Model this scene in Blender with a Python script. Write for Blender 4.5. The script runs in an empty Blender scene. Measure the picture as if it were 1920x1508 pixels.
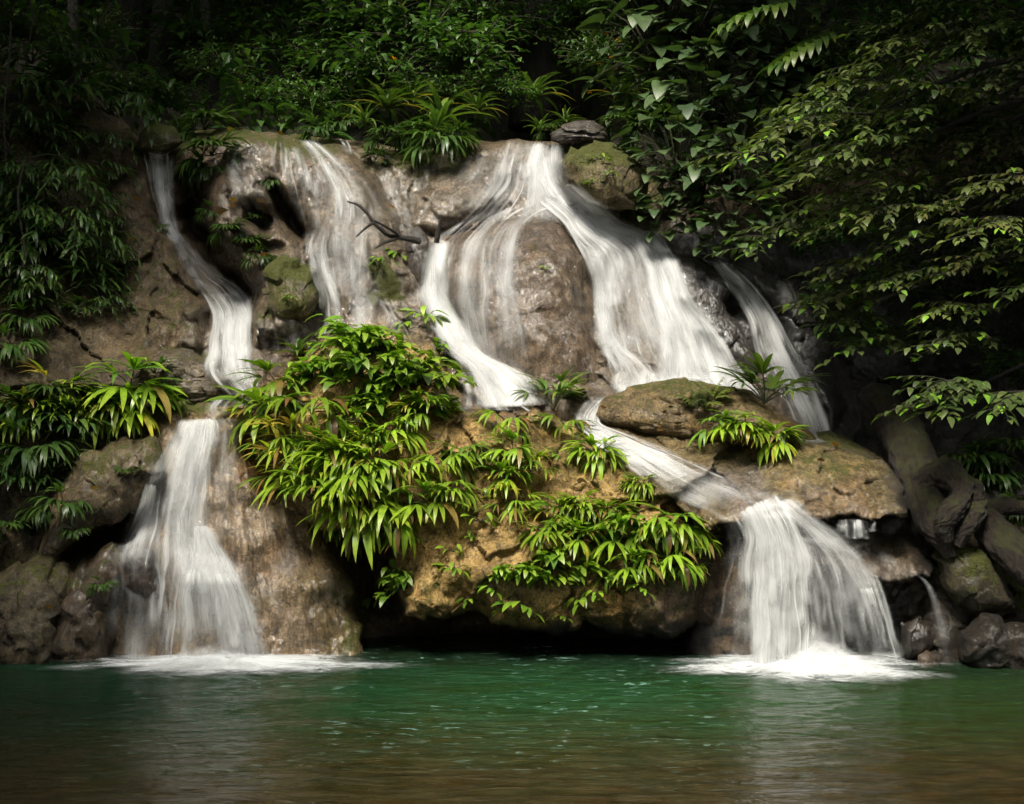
import bpy, math, random
import numpy as np
from mathutils import Vector

random.seed(7)
RNG = np.random.default_rng(11)
SC = bpy.context.scene
COL = SC.collection
F, HX, HY, CAMZ = 2667.0, 960.0, 816.0, 2.2      # focal length in photo pixels, principal column, horizon row, eye height


# ------------------------------------------------------------------ basics
def at(px, py, Y):
    px = np.asarray(px, float); py = np.asarray(py, float); Y = np.asarray(Y, float)
    return np.stack([(px - HX) / F * Y, Y + 0 * px, CAMZ - (py - HY) / F * Y], -1)


def water_Y(py):
    return CAMZ * F / (py - HY)


def sstep(a, b, x):
    t = np.clip((x - a) / (b - a), 0, 1)
    return t * t * (3 - 2 * t)


_perm = RNG.permutation(256)
_perm = np.concatenate([_perm, _perm, _perm])
_grad = RNG.normal(size=(256, 3)); _grad /= np.linalg.norm(_grad, axis=1)[:, None]


def pn(x, y, z=0.0):
    x, y, z = np.broadcast_arrays(np.asarray(x, float), np.asarray(y, float), np.asarray(z, float))
    xi = np.floor(x).astype(int); yi = np.floor(y).astype(int); zi = np.floor(z).astype(int)
    xf, yf, zf = x - xi, y - yi, z - zi
    u = xf * xf * xf * (xf * (xf * 6 - 15) + 10); v = yf * yf * yf * (yf * (yf * 6 - 15) + 10); w = zf * zf * zf * (zf * (zf * 6 - 15) + 10)
    xi &= 255; yi &= 255; zi &= 255
    out = 0
    for dx in (0, 1):
        for dy in (0, 1):
            for dz in (0, 1):
                g = _grad[_perm[_perm[_perm[xi + dx] + yi + dy] + zi + dz]]
                d = g[..., 0] * (xf - dx) + g[..., 1] * (yf - dy) + g[..., 2] * (zf - dz)
                out = out + d * (u if dx else 1 - u) * (v if dy else 1 - v) * (w if dz else 1 - w)
    return out * 1.4


def fbm(x, y, z=0.0, o=4, g=0.5):
    s, a, f = 0, 1.0, 1.0
    for k in range(o):
        s = s + a * pn(x * f + 17.3 * k, y * f - 9.1 * k, np.asarray(z) * f + 5.7 * k); a *= g; f *= 2.03
    return s


def ridge(x, y, z=0.0, o=3):
    s, a, f = 0, 1.0, 1.0
    for k in range(o):
        s = s + a * (1 - 2 * np.abs(pn(x * f + 31 * k, y * f, np.asarray(z) * f + 3.3 * k))); a *= 0.5; f *= 2.1
    return s


def facets(x, y, seed=0):
    """broken planar facets with sharp creases, about one unit across, roughly -0.5..0.5"""
    xi, yi = np.floor(x).astype(int), np.floor(y).astype(int)
    best = np.full(x.shape, 1e9); val = np.zeros(x.shape)
    for dx in (-1, 0, 1):
        for dy in (-1, 0, 1):
            cx, cy = xi + dx, yi + dy
            h = _perm[(_perm[(cx + seed * 13) & 255] + cy) & 255]
            sx, sy = cx + 0.5 + 0.8 * _grad[h, 0] * 0.6, cy + 0.5 + 0.8 * _grad[h, 1] * 0.6
            ex, ey = x - sx, y - sy; dd = ex * ex + ey * ey
            g = _grad[(h + 77) & 255]
            v = ex * g[..., 0] + ey * g[..., 1] + 0.35 * g[..., 2]
            m = dd < best
            best = np.where(m, dd, best); val = np.where(m, v, val)
    return val


def sd_in(poly, x, y):
    """distance to the outline, positive inside"""
    poly = np.asarray(poly, float)
    d = np.full(x.shape, 1e9); ins = np.zeros(x.shape, bool)
    for i in range(len(poly)):
        ax, ay = poly[i]; bx, by = poly[(i + 1) % len(poly)]
        ex, ey = bx - ax, by - ay
        t = np.clip(((x - ax) * ex + (y - ay) * ey) / (ex * ex + ey * ey + 1e-9), 0, 1)
        d = np.minimum(d, np.hypot(x - ax - t * ex, y - ay - t * ey))
        c = ((ay > y) != (by > y)) & (x < ex * (y - ay) / (ey + (1e-9 if ey >= 0 else -1e-9)) + ax)
        ins ^= c
    return np.where(ins, d, -d)


def mesh(name, verts, faces, mat=None, parent=None, attrs=None, uv=None, smooth=True, mats=None, midx=None):
    """verts (n,3); faces (m,4) array or list of tuples"""
    me = bpy.data.meshes.new(name)
    verts = np.ascontiguousarray(verts, np.float32)
    if isinstance(faces, np.ndarray):
        m, k = faces.shape
        me.vertices.add(len(verts)); me.vertices.foreach_set('co', verts.ravel())
        me.loops.add(m * k); me.loops.foreach_set('vertex_index', faces.astype(np.int32).ravel())
        me.polygons.add(m)
        me.polygons.foreach_set('loop_start', np.arange(0, m * k, k, dtype=np.int32))
        me.polygons.foreach_set('loop_total', np.full(m, k, np.int32))
        me.update(calc_edges=True); me.validate()
    else:
        me.from_pydata([tuple(v) for v in verts], [], faces); me.update()
    if smooth:
        me.polygons.foreach_set('use_smooth', np.ones(len(me.polygons), bool))
    for k, a in (attrs or {}).items():
        a = np.asarray(a, np.float32)
        if a.ndim == 1:
            t = me.attributes.new(k, 'FLOAT', 'POINT'); t.data.foreach_set('value', a)
        else:
            t = me.attributes.new(k, 'FLOAT_COLOR', 'POINT')
            t.data.foreach_set('color', np.concatenate([a, np.ones((len(a), 1), np.float32)], 1).ravel())
    if uv is not None:
        t = me.attributes.new('flow', 'FLOAT_VECTOR', 'POINT')
        t.data.foreach_set('vector', np.concatenate([uv, np.zeros((len(uv), 1))], 1).astype(np.float32).ravel())
    for m_ in (mats or ([mat] if mat else [])):
        me.materials.append(m_)
    if midx is not None:
        me.polygons.foreach_set('material_index', np.asarray(midx, np.int32))
    o = bpy.data.objects.new(name, me); COL.objects.link(o)
    if parent:
        o.parent = parent
    return o


def tag(o, label=None, cat=None, group=None, kind=None):
    if label: o['label'] = label
    if cat: o['category'] = cat
    if group: o['group'] = group
    if kind: o['kind'] = kind
    return o


def empty(name, loc, label, cat, group=None):
    o = bpy.data.objects.new(name, None); COL.objects.link(o)
    o.empty_display_size = 0.1; o.location = loc
    return tag(o, label, cat, group)


def grid_faces(nr, nc, close=False):
    r = np.arange(nr - 1)[:, None]; c = np.arange(nc if close else nc - 1)[None, :]
    c2 = (c + 1) % nc
    a = r * nc + c; b = r * nc + c2; d = (r + 1) * nc + c2; e = (r + 1) * nc + c
    return np.stack([a, e, d, b], -1).reshape(-1, 4)


# ------------------------------------------------------------------ materials
class NT:
    def __init__(self, name):
        self.m = bpy.data.materials.new(name); self.m.use_nodes = True
        self.t = self.m.node_tree; self.t.nodes.clear()
        self.out = self.t.nodes.new('ShaderNodeOutputMaterial')

    def n(self, typ, ins=None, **kw):
        nd = self.t.nodes.new('ShaderNode' + typ)
        for k, v in kw.items():
            setattr(nd, k, v)
        for k, v in (ins or {}).items():
            s = nd.inputs[k]
            if hasattr(v, 'is_linked') or isinstance(v, bpy.types.NodeSocket):
                self.t.links.new(v, s)
            else:
                s.default_value = v
        return nd

    def math(self, op, a, b=0.0, c=None, clamp=False):
        nd = self.t.nodes.new('ShaderNodeMath'); nd.operation = op; nd.use_clamp = clamp
        for i, v in enumerate((a, b) if c is None else (a, b, c)):
            if isinstance(v, bpy.types.NodeSocket): self.t.links.new(v, nd.inputs[i])
            else: nd.inputs[i].default_value = v
        return nd.outputs[0]

    def mix(self, fac, a, b, blend='MIX'):
        nd = self.t.nodes.new('ShaderNodeMix'); nd.data_type = 'RGBA'; nd.blend_type = blend
        for i, v in ((0, fac), (6, a), (7, b)):
            if isinstance(v, bpy.types.NodeSocket): self.t.links.new(v, nd.inputs[i])
            else: nd.inputs[i].default_value = (tuple(v) + (1,))[:4] if i else v
        return nd.outputs[2]

    def ramp(self, fac, stops):
        nd = self.t.nodes.new('ShaderNodeValToRGB')
        el = nd.color_ramp.elements
        while len(el) < len(stops): el.new(0.5)
        for e, (p, c) in zip(el, stops):
            e.position = p; e.color = (c, c, c, 1) if not hasattr(c, '__len__') else tuple(c) + (1,)
        self.t.links.new(fac, nd.inputs[0]); return nd.outputs[0]

    def rng(self, v, a, b, c=0.0, d=1.0, smooth=True):
        nd = self.t.nodes.new('ShaderNodeMapRange'); nd.interpolation_type = 'SMOOTHSTEP' if smooth else 'LINEAR'
        self.t.links.new(v, nd.inputs[0])
        for i, x in enumerate((a, b, c, d)):
            if isinstance(x, bpy.types.NodeSocket): self.t.links.new(x, nd.inputs[i + 1])
            else: nd.inputs[i + 1].default_value = x
        return nd.outputs[0]

    def noise(self, vec, scale, detail=4, rough=0.55, dist=0.0):
        return self.n('TexNoise', {'Vector': vec, 'Scale': scale, 'Detail': detail, 'Roughness': rough, 'Distortion': dist}).outputs['Fac']

    def scaled(self, vec, s):
        return self.n('Mapping', {'Vector': vec, 'Scale': s}).outputs[0]

    def attr(self, name, col=False):
        return self.n('Attribute', attribute_name=name).outputs['Color' if col else 'Fac']

    def bump(self, h, strength, dist, prev=None):
        nd = self.n('Bump', {'Height': h, 'Strength': strength, 'Distance': dist})
        if prev: self.t.links.new(prev, nd.inputs['Normal'])
        return nd.outputs[0]

    def done(self, shader):
        self.t.links.new(shader, self.out.inputs[0]); return self.m


def rock_material():
    T = NT('wet_rock')
    pos = T.n('NewGeometry').outputs['Position']
    tint = T.attr('tint', True); moss = T.attr('moss'); wet = T.attr('wet')
    big = T.noise(pos, 1.3, 5, 0.6, 0.4)
    mid = T.noise(pos, 6.0, 6, 0.65)
    fine = T.noise(pos, 38.0, 5, 0.78)
    strk = T.noise(T.scaled(pos, (5.0, 5.0, 0.9)), 1.6, 5, 0.6, 0.8)
    c = T.mix(T.rng(big, 0.3, 0.7), tint, T.mix(1.0, tint, (0.62, 0.60, 0.58), 'MULTIPLY'))
    v = T.math('MULTIPLY', T.rng(mid, 0.34, 0.66, 0.60, 1.30), T.rng(fine, 0.36, 0.64, 0.58, 1.30))
    c = T.mix(1.0, c, T.n('CombineColor', {'Red': v, 'Green': v, 'Blue': v}).outputs[0], 'MULTIPLY')
    c = T.mix(T.math('MULTIPLY', T.rng(strk, 0.53, 0.62), 0.6), c, T.mix(1.0, c, (0.42, 0.33, 0.24), 'MULTIPLY'))
    al = T.noise(pos, 2.3, 5, 0.65, 0.5)      # thin grey-green algae film
    c = T.mix(T.math('MULTIPLY', T.rng(al, 0.5, 0.68), 0.6), c, T.mix(1.0, c, (0.60, 0.66, 0.55), 'MULTIPLY'))
    dl = T.noise(T.scaled(pos, (24.0, 24.0, 1.5)), 1.0, 4, 0.62, 0.35)      # fine drip lines where water seeps
    dv_ = T.math('ADD', 1.0, T.math('MULTIPLY', wet, T.rng(dl, 0.36, 0.64, -0.42, 0.28)))
    c = T.mix(1.0, c, T.n('CombineColor', {'Red': dv_, 'Green': dv_, 'Blue': dv_}).outputs[0], 'MULTIPLY')
    # ochre mineral stains
    st = T.noise(T.scaled(pos, (1.6, 1.6, 0.6)), 1.7, 4, 0.6, 0.6)
    c = T.mix(T.math('MULTIPLY', T.rng(st, 0.56, 0.7), 0.5), c, T.mix(1.0, c, (1.15, 0.86, 0.52), 'MULTIPLY'))
    # dark pits and cracks
    vor = T.n('TexVoronoi', {'Vector': T.n('VectorMath', {0: pos, 1: T.n('VectorMath', {0: T.n('TexNoise', {'Vector': pos, 'Scale': 4.0, 'Detail': 3.0}).outputs['Color'], 'Scale': 0.35}, operation='SCALE').outputs[0]}, operation='ADD').outputs[0], 'Scale': 2.6}, feature='DISTANCE_TO_EDGE').outputs['Distance']
    crack = T.math('MULTIPLY', T.rng(vor, 0.0, 0.024, 1.0, 0.0), T.rng(big, 0.45, 0.57))
    pit = T.rng(T.noise(T.scaled(pos, (1, 1, 0.6)), 20.0, 4, 0.65), 0.575, 0.645)
    dk = T.math('MAXIMUM', T.math('MULTIPLY', crack, 0.7), T.math('MULTIPLY', pit, 0.6))
    c = T.mix(dk, c, (0.025, 0.02, 0.014))
    # moss
    mn = T.math('ADD', T.noise(pos, 9.0, 6, 0.7), T.math('MULTIPLY', T.math('SUBTRACT', moss, 0.5), 0.9))
    mf = T.rng(mn, 0.47, 0.66)
    mcol = T.mix(T.rng(fine, 0.3, 0.7), (0.035, 0.042, 0.006), (0.105, 0.115, 0.018))
    c = T.mix(T.math('MULTIPLY', mf, 0.92), c, mcol)
    wn = T.math('MULTIPLY', wet, T.rng(T.noise(pos, 3.0, 4, 0.6), 0.3, 0.6, 0.35, 1.0))
    wn = T.math('MULTIPLY', wn, T.rng(mf, 0.2, 0.9, 1.0, 0.15))
    rough = T.math('ADD', T.rng(wn, 0.0, 1.0, 0.78, 0.36, False), T.math('MULTIPLY', fine, 0.14))
    h = T.math('ADD', T.math('MULTIPLY', mid, 0.035), T.math('MULTIPLY', T.noise(T.scaled(pos, (7, 7, 2.0)), 2.2, 6, 0.72, 0.5), 0.055))
    h = T.math('ADD', h, T.math('MULTIPLY', fine, 0.034))
    h = T.math('SUBTRACT', h, T.math('MULTIPLY', dk, 0.02))
    b = T.bump(h, 1.0, 1.0)
    hc = T.math('ADD', T.math('MULTIPLY', mid, 0.010), T.math('MULTIPLY', T.noise(T.scaled(pos, (18, 18, 2.4)), 1.6, 4, 0.68, 0.5), 0.055))
    bc = T.bump(hc, 1.0, 0.38)
    p = T.n('BsdfPrincipled', {'Base Color': c, 'Roughness': rough, 'Normal': b, 'Specular IOR Level': 0.3, 'Coat Weight': T.math('MULTIPLY', wn, 1.3, clamp=True), 'Coat Roughness': 0.14, 'Coat IOR': 1.7, 'Coat Normal': bc})
    return T.done(p.outputs[0])


def leaf_material(name, lo, hi, old, rough=0.35, trans=0.3, tip=None):
    T = NT(name)
    tone = T.attr('tone'); along = T.attr('along'); mid = T.attr('mid')
    pos = T.n('NewGeometry').outputs['Position']
    oi = T.n('ObjectInfo').outputs['Random']
    c = T.mix(tone, lo, hi)
    c = T.mix(T.rng(tone, 0.9, 0.98), c, old)
    c = T.mix(T.math('MULTIPLY', T.rng(along, 0.55, 1.0), T.math('MULTIPLY', tone, 0.35)), c, old)
    if tip: c = T.mix(T.attr('tip'), c, tip)
    c = T.mix(T.math('MULTIPLY', T.rng(T.noise(pos, 1.7, 2), 0.42, 0.62), 0.4), c, T.mix(1.0, c, (0.62, 0.78, 0.95), 'MULTIPLY'))
    k = T.math('MULTIPLY', T.rng(oi, 0, 1, 0.7, 1.28, False), T.rng(T.noise(pos, 9.0, 3), 0.3, 0.7, 0.8, 1.2))
    c = T.mix(1.0, c, T.n('CombineColor', {'Red': k, 'Green': k, 'Blue': k}).outputs[0], 'MULTIPLY')
    c = T.mix(T.rng(mid, 0.0, 0.16, 0.3, 0.0), c, T.mix(1.0, c, (1.7, 1.6, 1.4), 'MULTIPLY'))
    b = T.bump(mid, 0.25, 0.01)
    p = T.n('BsdfPrincipled', {'Base Color': c, 'Roughness': rough, 'Specular IOR Level': 0.5, 'Normal': b})
    tr = T.n('BsdfTranslucent', {'Color': T.mix(1.0, c, (1.1, 1.25, 0.5), 'MULTIPLY')})
    return T.done(T.n('MixShader', {0: trans, 1: p.outputs[0], 2: tr.outputs[0]}).outputs[0])


def bark_material(name, a, b_, scale=1.0, mossy=0.0):
    T = NT(name)
    pos = T.n('NewGeometry').outputs['Position']
    nz = T.noise(T.scaled(pos, (9 * scale, 9 * scale, 3 * scale)), 1.5, 6, 0.7, 0.7)
    f2 = T.noise(pos, 30 * scale, 4, 0.7)
    c = T.mix(T.rng(nz, 0.3, 0.7), a, b_)
    c = T.mix(T.math('MULTIPLY', T.rng(f2, 0.5, 0.7), 0.5), c, (0.02, 0.016, 0.012))
    if mossy:
        up = T.n('SeparateXYZ', {0: T.n('NewGeometry').outputs['Normal']}).outputs[2]
        mm = T.rng(T.math('ADD', T.noise(pos, 5.0, 5, 0.7), T.math('MULTIPLY', up, 0.25)), 0.6, 0.75, 0.0, mossy)
        c = T.mix(mm, c, (0.06, 0.07, 0.012))
    bm = T.bump(T.math('ADD', T.math('MULTIPLY', nz, 0.07), T.math('MULTIPLY', f2, 0.02)), 1.0, 1.0)
    return T.done(T.n('BsdfPrincipled', {'Base Color': c, 'Roughness': 0.6, 'Normal': bm}).outputs[0])


def fall_material():
    T = NT('white_water')
    fl = T.attr_vec = T.n('Attribute', attribute_name='flow').outputs['Vector']
    dens = T.attr('dens'); edge = T.attr('edge')
    wob = T.n('VectorMath', {0: fl, 1: T.n('VectorMath', {0: T.n('TexNoise', {'Vector': fl, 'Scale': 0.8, 'Detail': 1.0}).outputs['Color'], 'Scale': 0.10}, operation='SCALE').outputs[0]}, operation='ADD').outputs[0]
    n1 = T.noise(T.scaled(wob, (9.0, 0.7, 1)), 1.0, 3, 0.55)
    n2 = T.noise(T.scaled(wob, (34.0, 1.1, 1)), 1.0, 4, 0.62)
    n3 = T.noise(T.scaled(wob, (3.0, 2.0, 1)), 1.0, 3, 0.5)
    s = T.math('ADD', T.math('ADD', T.math('MULTIPLY', n1, 0.40), T.math('MULTIPLY', n2, 0.42)), T.math('MULTIPLY', n3, 0.18))
    e2 = T.math('MULTIPLY', dens, edge)
    thr = T.rng(e2, 0.0, 1.0, 0.68, 0.26, False)
    a = T.rng(s, T.math('SUBTRACT', thr, 0.26), T.math('ADD', thr, 0.26))
    a = T.math('MULTIPLY', a, T.rng(e2, 0.0, 0.55, 0.0, 1.0))
    a = T.math('MULTIPLY', a, T.rng(dens, 0.2, 0.95, 0.55, 0.94, False), clamp=True)
    a = T.math('MAXIMUM', a, T.math('MULTIPLY', T.rng(T.math('MULTIPLY', e2, T.rng(n3, 0.3, 0.7, 0.6, 1.3)), 0.05, 1.0), 0.6), clamp=True)
    b = T.bump(s, 0.15, 0.05)
    col = T.mix(T.rng(s, 0.35, 0.65), (0.66, 0.67, 0.67), (0.82, 0.82, 0.81))
    d = T.n('BsdfDiffuse', {'Color': col, 'Normal': b})
    t = T.n('BsdfTranslucent', {'Color': col, 'Normal': b})
    sh = T.n('MixShader', {0: 0.42, 1: d.outputs[0], 2: t.outputs[0]})
    sh = T.n('MixShader', {0: a, 1: T.n('BsdfTransparent').outputs[0], 2: sh.outputs[0]})
    return T.done(sh.outputs[0])


def foam_material():
    T = NT('pool_foam')
    pos = T.n('NewGeometry').outputs['Position']; dens = T.attr('dens')
    w = T.n('VectorMath', {0: pos, 1: T.n('VectorMath', {0: T.n('TexNoise', {'Vector': pos, 'Scale': 2.0, 'Detail': 3.0}).outputs['Color'], 'Scale': 0.5}, operation='SCALE').outputs[0]}, operation='ADD').outputs[0]
    n1 = T.noise(T.scaled(w, (2.2, 4.5, 1)), 1.2, 7, 0.68, 0.6)
    n2 = T.noise(T.scaled(w, (7, 15, 1)), 1.2, 5, 0.7, 0.4)
    s = T.math('ADD', T.math('MULTIPLY', n1, 0.62), T.math('MULTIPLY', n2, 0.38))
    thr = T.rng(dens, 0.0, 0.8, 0.72, 0.20, False)
    a = T.rng(s, T.math('SUBTRACT', thr, 0.16), T.math('ADD', thr, 0.30))
    a = T.math('MULTIPLY', a, T.rng(dens, 0.0, 0.45, 0.0, 0.93), clamp=True)
    d = T.n('BsdfDiffuse', {'Color': (0.68, 0.70, 0.71, 1)})
    sh = T.n('MixShader', {0: a, 1: T.n('BsdfTransparent').outputs[0], 2: d.outputs[0]})
    return T.done(sh.outputs[0])


def pool_material():
    T = NT('pool_water')
    pos = T.n('NewGeometry').outputs['Position']
    xyz = T.n('SeparateXYZ', {0: pos})
    n = T.noise(T.scaled(pos, (0.5, 0.9, 1)), 1.2, 4, 0.6, 0.5)
    yy = T.math('ADD', xyz.outputs[1], T.math('MULTIPLY', T.math('SUBTRACT', n, 0.5), 3.2))
    deep = T.mix(T.rng(T.math('ADD', xyz.outputs[0], T.math('MULTIPLY', n, 2.0)), -2.5, 2.5), (0.006, 0.031, 0.015), (0.015, 0.036, 0.010))
    bed = T.mix(T.rng(T.noise(T.scaled(pos, (1.4, 3.0, 1)), 2.2, 6, 0.7), 0.35, 0.65), (0.016, 0.014, 0.005), (0.040, 0.030, 0.012))
    mx = T.math('ABSOLUTE', T.math('ADD', xyz.outputs[0], T.math('MULTIPLY', T.math('SUBTRACT', n, 0.5), 3.0)))
    deep = T.mix(T.rng(mx, 0.8, 4.0, 0.85, 0.0), deep, (0.013, 0.050, 0.018))
    c = T.mix(T.rng(yy, 8.6, 12.2), bed, deep)
    c = T.mix(T.rng(yy, 12.4, 14.2), c, (0.008, 0.020, 0.010))
    mt = T.noise(T.scaled(pos, (0.8, 1.7, 1)), 1.5, 5, 0.65, 0.8)
    c = T.mix(T.rng(mt, 0.46, 0.68), c, T.mix(1.0, c, (0.95, 0.72, 0.5), 'MULTIPLY'))
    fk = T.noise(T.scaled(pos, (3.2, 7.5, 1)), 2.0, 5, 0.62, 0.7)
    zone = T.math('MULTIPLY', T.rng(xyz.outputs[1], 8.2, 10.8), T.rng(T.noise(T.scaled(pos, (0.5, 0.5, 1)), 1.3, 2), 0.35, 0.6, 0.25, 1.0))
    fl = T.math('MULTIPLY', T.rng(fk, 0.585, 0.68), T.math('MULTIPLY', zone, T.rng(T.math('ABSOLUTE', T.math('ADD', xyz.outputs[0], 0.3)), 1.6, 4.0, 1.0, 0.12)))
    c = T.mix(T.math('MULTIPLY', fl, 0.6), c, (0.22, 0.38, 0.31))  # pale sky glints on the ripples, painted into the water colour
    w1 = T.noise(T.scaled(pos, (1.3, 4.2, 1)), 1.6, 4, 0.6, 0.5)
    w2 = T.noise(T.scaled(pos, (5.0, 14.0, 1)), 1.5, 4, 0.65, 0.4)
    b = T.bump(w1, 0.6, 0.12); b = T.bump(w2, 0.5, 0.018, b)
    p = T.n('BsdfPrincipled', {'Base Color': c, 'Roughness': 0.16, 'IOR': 1.33, 'Specular IOR Level': 0.5, 'Normal': b})
    return T.done(p.outputs[0])


def soil_material():
    T = NT('forest_soil')
    pos = T.n('NewGeometry').outputs['Position']
    n = T.noise(pos, 2.5, 6, 0.7)
    c = T.mix(T.rng(n, 0.3, 0.7), (0.015, 0.012, 0.008), (0.04, 0.035, 0.018))
    return T.done(T.n('BsdfPrincipled', {'Base Color': c, 'Roughness': 0.9, 'Normal': T.bump(n, 0.8, 0.15)}).outputs[0])


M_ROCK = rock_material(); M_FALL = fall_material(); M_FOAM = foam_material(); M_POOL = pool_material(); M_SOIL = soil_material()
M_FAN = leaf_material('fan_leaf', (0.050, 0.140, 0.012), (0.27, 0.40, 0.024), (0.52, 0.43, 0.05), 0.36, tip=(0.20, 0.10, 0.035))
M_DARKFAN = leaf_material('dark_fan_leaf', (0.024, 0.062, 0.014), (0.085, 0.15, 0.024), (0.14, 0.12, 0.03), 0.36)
M_PALM = leaf_material('palm_leaf', (0.035, 0.095, 0.014), (0.16, 0.24, 0.025), (0.3, 0.25, 0.04), 0.34)
M_BROAD = leaf_material('broad_leaf', (0.06, 0.165, 0.014), (0.28, 0.40, 0.026), (0.46, 0.38, 0.05), 0.38)
M_BUSH = leaf_material('bush_leaf', (0.028, 0.075, 0.016), (0.085, 0.16, 0.028), (0.14, 0.13, 0.03), 0.42)
M_FERN = leaf_material('fern_leaf', (0.05, 0.085, 0.012), (0.15, 0.17, 0.02), (0.2, 0.15, 0.03), 0.5)
M_STRAP = leaf_material('strap_leaf', (0.028, 0.070, 0.014), (0.12, 0.18, 0.028), (0.30, 0.22, 0.04), 0.36)
M_HEART = leaf_material('heart_leaf', (0.034, 0.066, 0.020), (0.078, 0.118, 0.040), (0.12, 0.12, 0.03), 0.45, 0.2)
M_TREE = leaf_material('spray_leaf', (0.042, 0.075, 0.018), (0.115, 0.135, 0.034), (0.18, 0.125, 0.04), 0.42, 0.25, tip=(0.19, 0.36, 0.03))
M_FLOWER = leaf_material('orange_flower', (0.6, 0.24, 0.02), (0.7, 0.34, 0.02), (0.7, 0.3, 0.02), 0.5)
M_STEM = bark_material('plant_stem', (0.05, 0.055, 0.02), (0.10, 0.10, 0.035), 3.0)
M_BARK = bark_material('dark_bark', (0.012, 0.009, 0.007), (0.034, 0.027, 0.018))
M_LOG = bark_material('log_bark', (0.011, 0.007, 0.005), (0.042, 0.026, 0.014), 2.2, 0.5)
M_TWIG = bark_material('dead_twig', (0.018, 0.013, 0.010), (0.045, 0.034, 0.026), 2.0)
M_LITTER = leaf_material('fallen_leaf', (0.42, 0.20, 0.03), (0.62, 0.36, 0.05), (0.45, 0.25, 0.10), 0.5)
M_BROWNLEAF = leaf_material('brown_fallen_leaf', (0.22, 0.10, 0.06), (0.42, 0.27, 0.16), (0.30, 0.18, 0.10), 0.5)

# ------------------------------------------------------------------ the rock relief
CP = [(-350, 150, 17.2), (0, 150, 17.4), (100, 300, 16.9), (100, 500, 16.1), (100, 700, 15.2), (100, 900, 14.8), (100, 1235, 14.2),
      (-350, 700, 14.6), (-350, 1235, 13.2), (250, 250, 17.9), (300, 350, 17.8), (340, 460, 17.4), (410, 560, 16.9), (430, 650, 16.2),
      (450, 740, 15.5), (400, 280, 18.0), (500, 280, 18), (600, 290, 18), (600, 450, 17.2), (650, 600, 16.3), (700, 280, 18),
      (720, 450, 17.2), (860, 300, 18), (980, 280, 18.2), (1000, 340, 17.8), (1050, 400, 17.4), (1000, 600, 16.8), (900, 720, 15.9),
      (960, 750, 15.6), (1120, 450, 17.2), (1200, 450, 17.2), (1230, 560, 16.7), (1250, 700, 16.0), (1180, 700, 15.9), (1330, 480, 17.4),
      (1400, 560, 17), (1450, 680, 16.4), (1520, 800, 15.8), (1600, 500, 17.5), (1600, 700, 17), (1620, 820, 16.2), (1750, 400, 17.5),
      (1750, 700, 16.9), (1900, 600, 16.5), (1900, 800, 15.6), (1900, 1000, 14.7), (1850, 1235, 14.3), (2280, 1000, 13.8), (2280, 1235, 13.4),
      (2280, 600, 15.5), (2280, 250, 17), (1300, 250, 18.2), (1500, 250, 18.2), (1750, 200, 18), (1100, 760, 15.5), (1150, 800, 15.2),
      (1350, 900, 14.9), (1600, 950, 15.0), (1450, 1100, 15.0), (1650, 1100, 15.0), (1500, 1235, 14.9), (1700, 1235, 14.6),
      (1000, 1000, 15.2), (1000, 1235, 16.0), (750, 1235, 15.8), (700, 1000, 15.4), (300, 800, 15.0), (300, 1000, 14.7), (350, 1235, 14.4),
      (600, 900, 14.9), (0, 1340, 14.2), (500, 1340, 14.6), (1000, 1340, 16.0), (1500, 1340, 15.0), (2000, 1340, 14.2)]
CP = np.array(CP, float)


def _rbf_fit():
    p = CP[:, :2] / 300.0
    d = np.linalg.norm(p[:, None] - p[None], axis=-1)
    n = len(p)
    A = np.zeros((n + 3, n + 3)); A[:n, :n] = d + 0.05 * np.eye(n) * -1
    A[:n, n] = 1; A[:n, n + 1:] = p; A[n, :n] = 1; A[n + 1:, :n] = p.T
    return np.linalg.solve(A, np.concatenate([CP[:, 2], np.zeros(3)])), p


_RW, _RP = _rbf_fit()


def rbf(px, py):
    x, y = px / 300.0, py / 300.0
    s = _RW[-3] + _RW[-2] * x + _RW[-1] * y
    for w, (a, b) in zip(_RW[:-3], _RP):
        s = s + w * np.hypot(x - a, y - b)
    return s


# outline in photo pixels, depth at rows (y0,d0)-(y1,d1), edge bulge, edge radius
MOUND = [(735, 1000), (748, 1080), (760, 1150), (800, 1165), (870, 1150), (940, 1165), (1010, 1190), (1080, 1190), (1100, 1165), (1190, 1200), (1260, 1190),
         (1335, 1160), (1375, 1090), (1372, 1010), (1360, 972), (1290, 925), (1190, 868), (1120, 828), (1085, 800), (1000, 768), (870, 765), (848, 710),
         (815, 645), (740, 612), (640, 612), (560, 680), (490, 740), (480, 800), (520, 900), (600, 1000)]
SLOPE = [(440, 752), (478, 790), (515, 900), (600, 1000), (655, 1090), (690, 1230), (690, 1345), (195, 1345), (198, 1200), (215, 1080), (235, 1000), (300, 840), (350, 775)]
LWALL = [(195, 340), (250, 238), (268, 295), (298, 400), (328, 460), (375, 540), (398, 605), (385, 668), (300, 690), (215, 690), (185, 600)]
MIDBLK = [(352, 360), (345, 300), (400, 245), (530, 250), (560, 330), (545, 400), (565, 440), (590, 470), (600, 560), (600, 640), (480, 660), (468, 610), (488, 545), (455, 490), (385, 440)]
MIDBLK2 = [(530, 250), (640, 268), (715, 325), (745, 420), (790, 520), (825, 640), (760, 660), (600, 660), (590, 500), (575, 435), (552, 395), (520, 330)]
UPPER = [(760, 420), (770, 360), (820, 315), (900, 285), (960, 300), (960, 380), (900, 420), (830, 460)]
LEDGE1 = [(1085, 800), (1140, 790), (1300, 790), (1420, 800), (1560, 835), (1660, 865), (1700, 905), (1700, 965), (1640, 975), (1560, 972), (1480, 962), (1400, 965), (1335, 990), (1262, 946), (1165, 886)]
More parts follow.
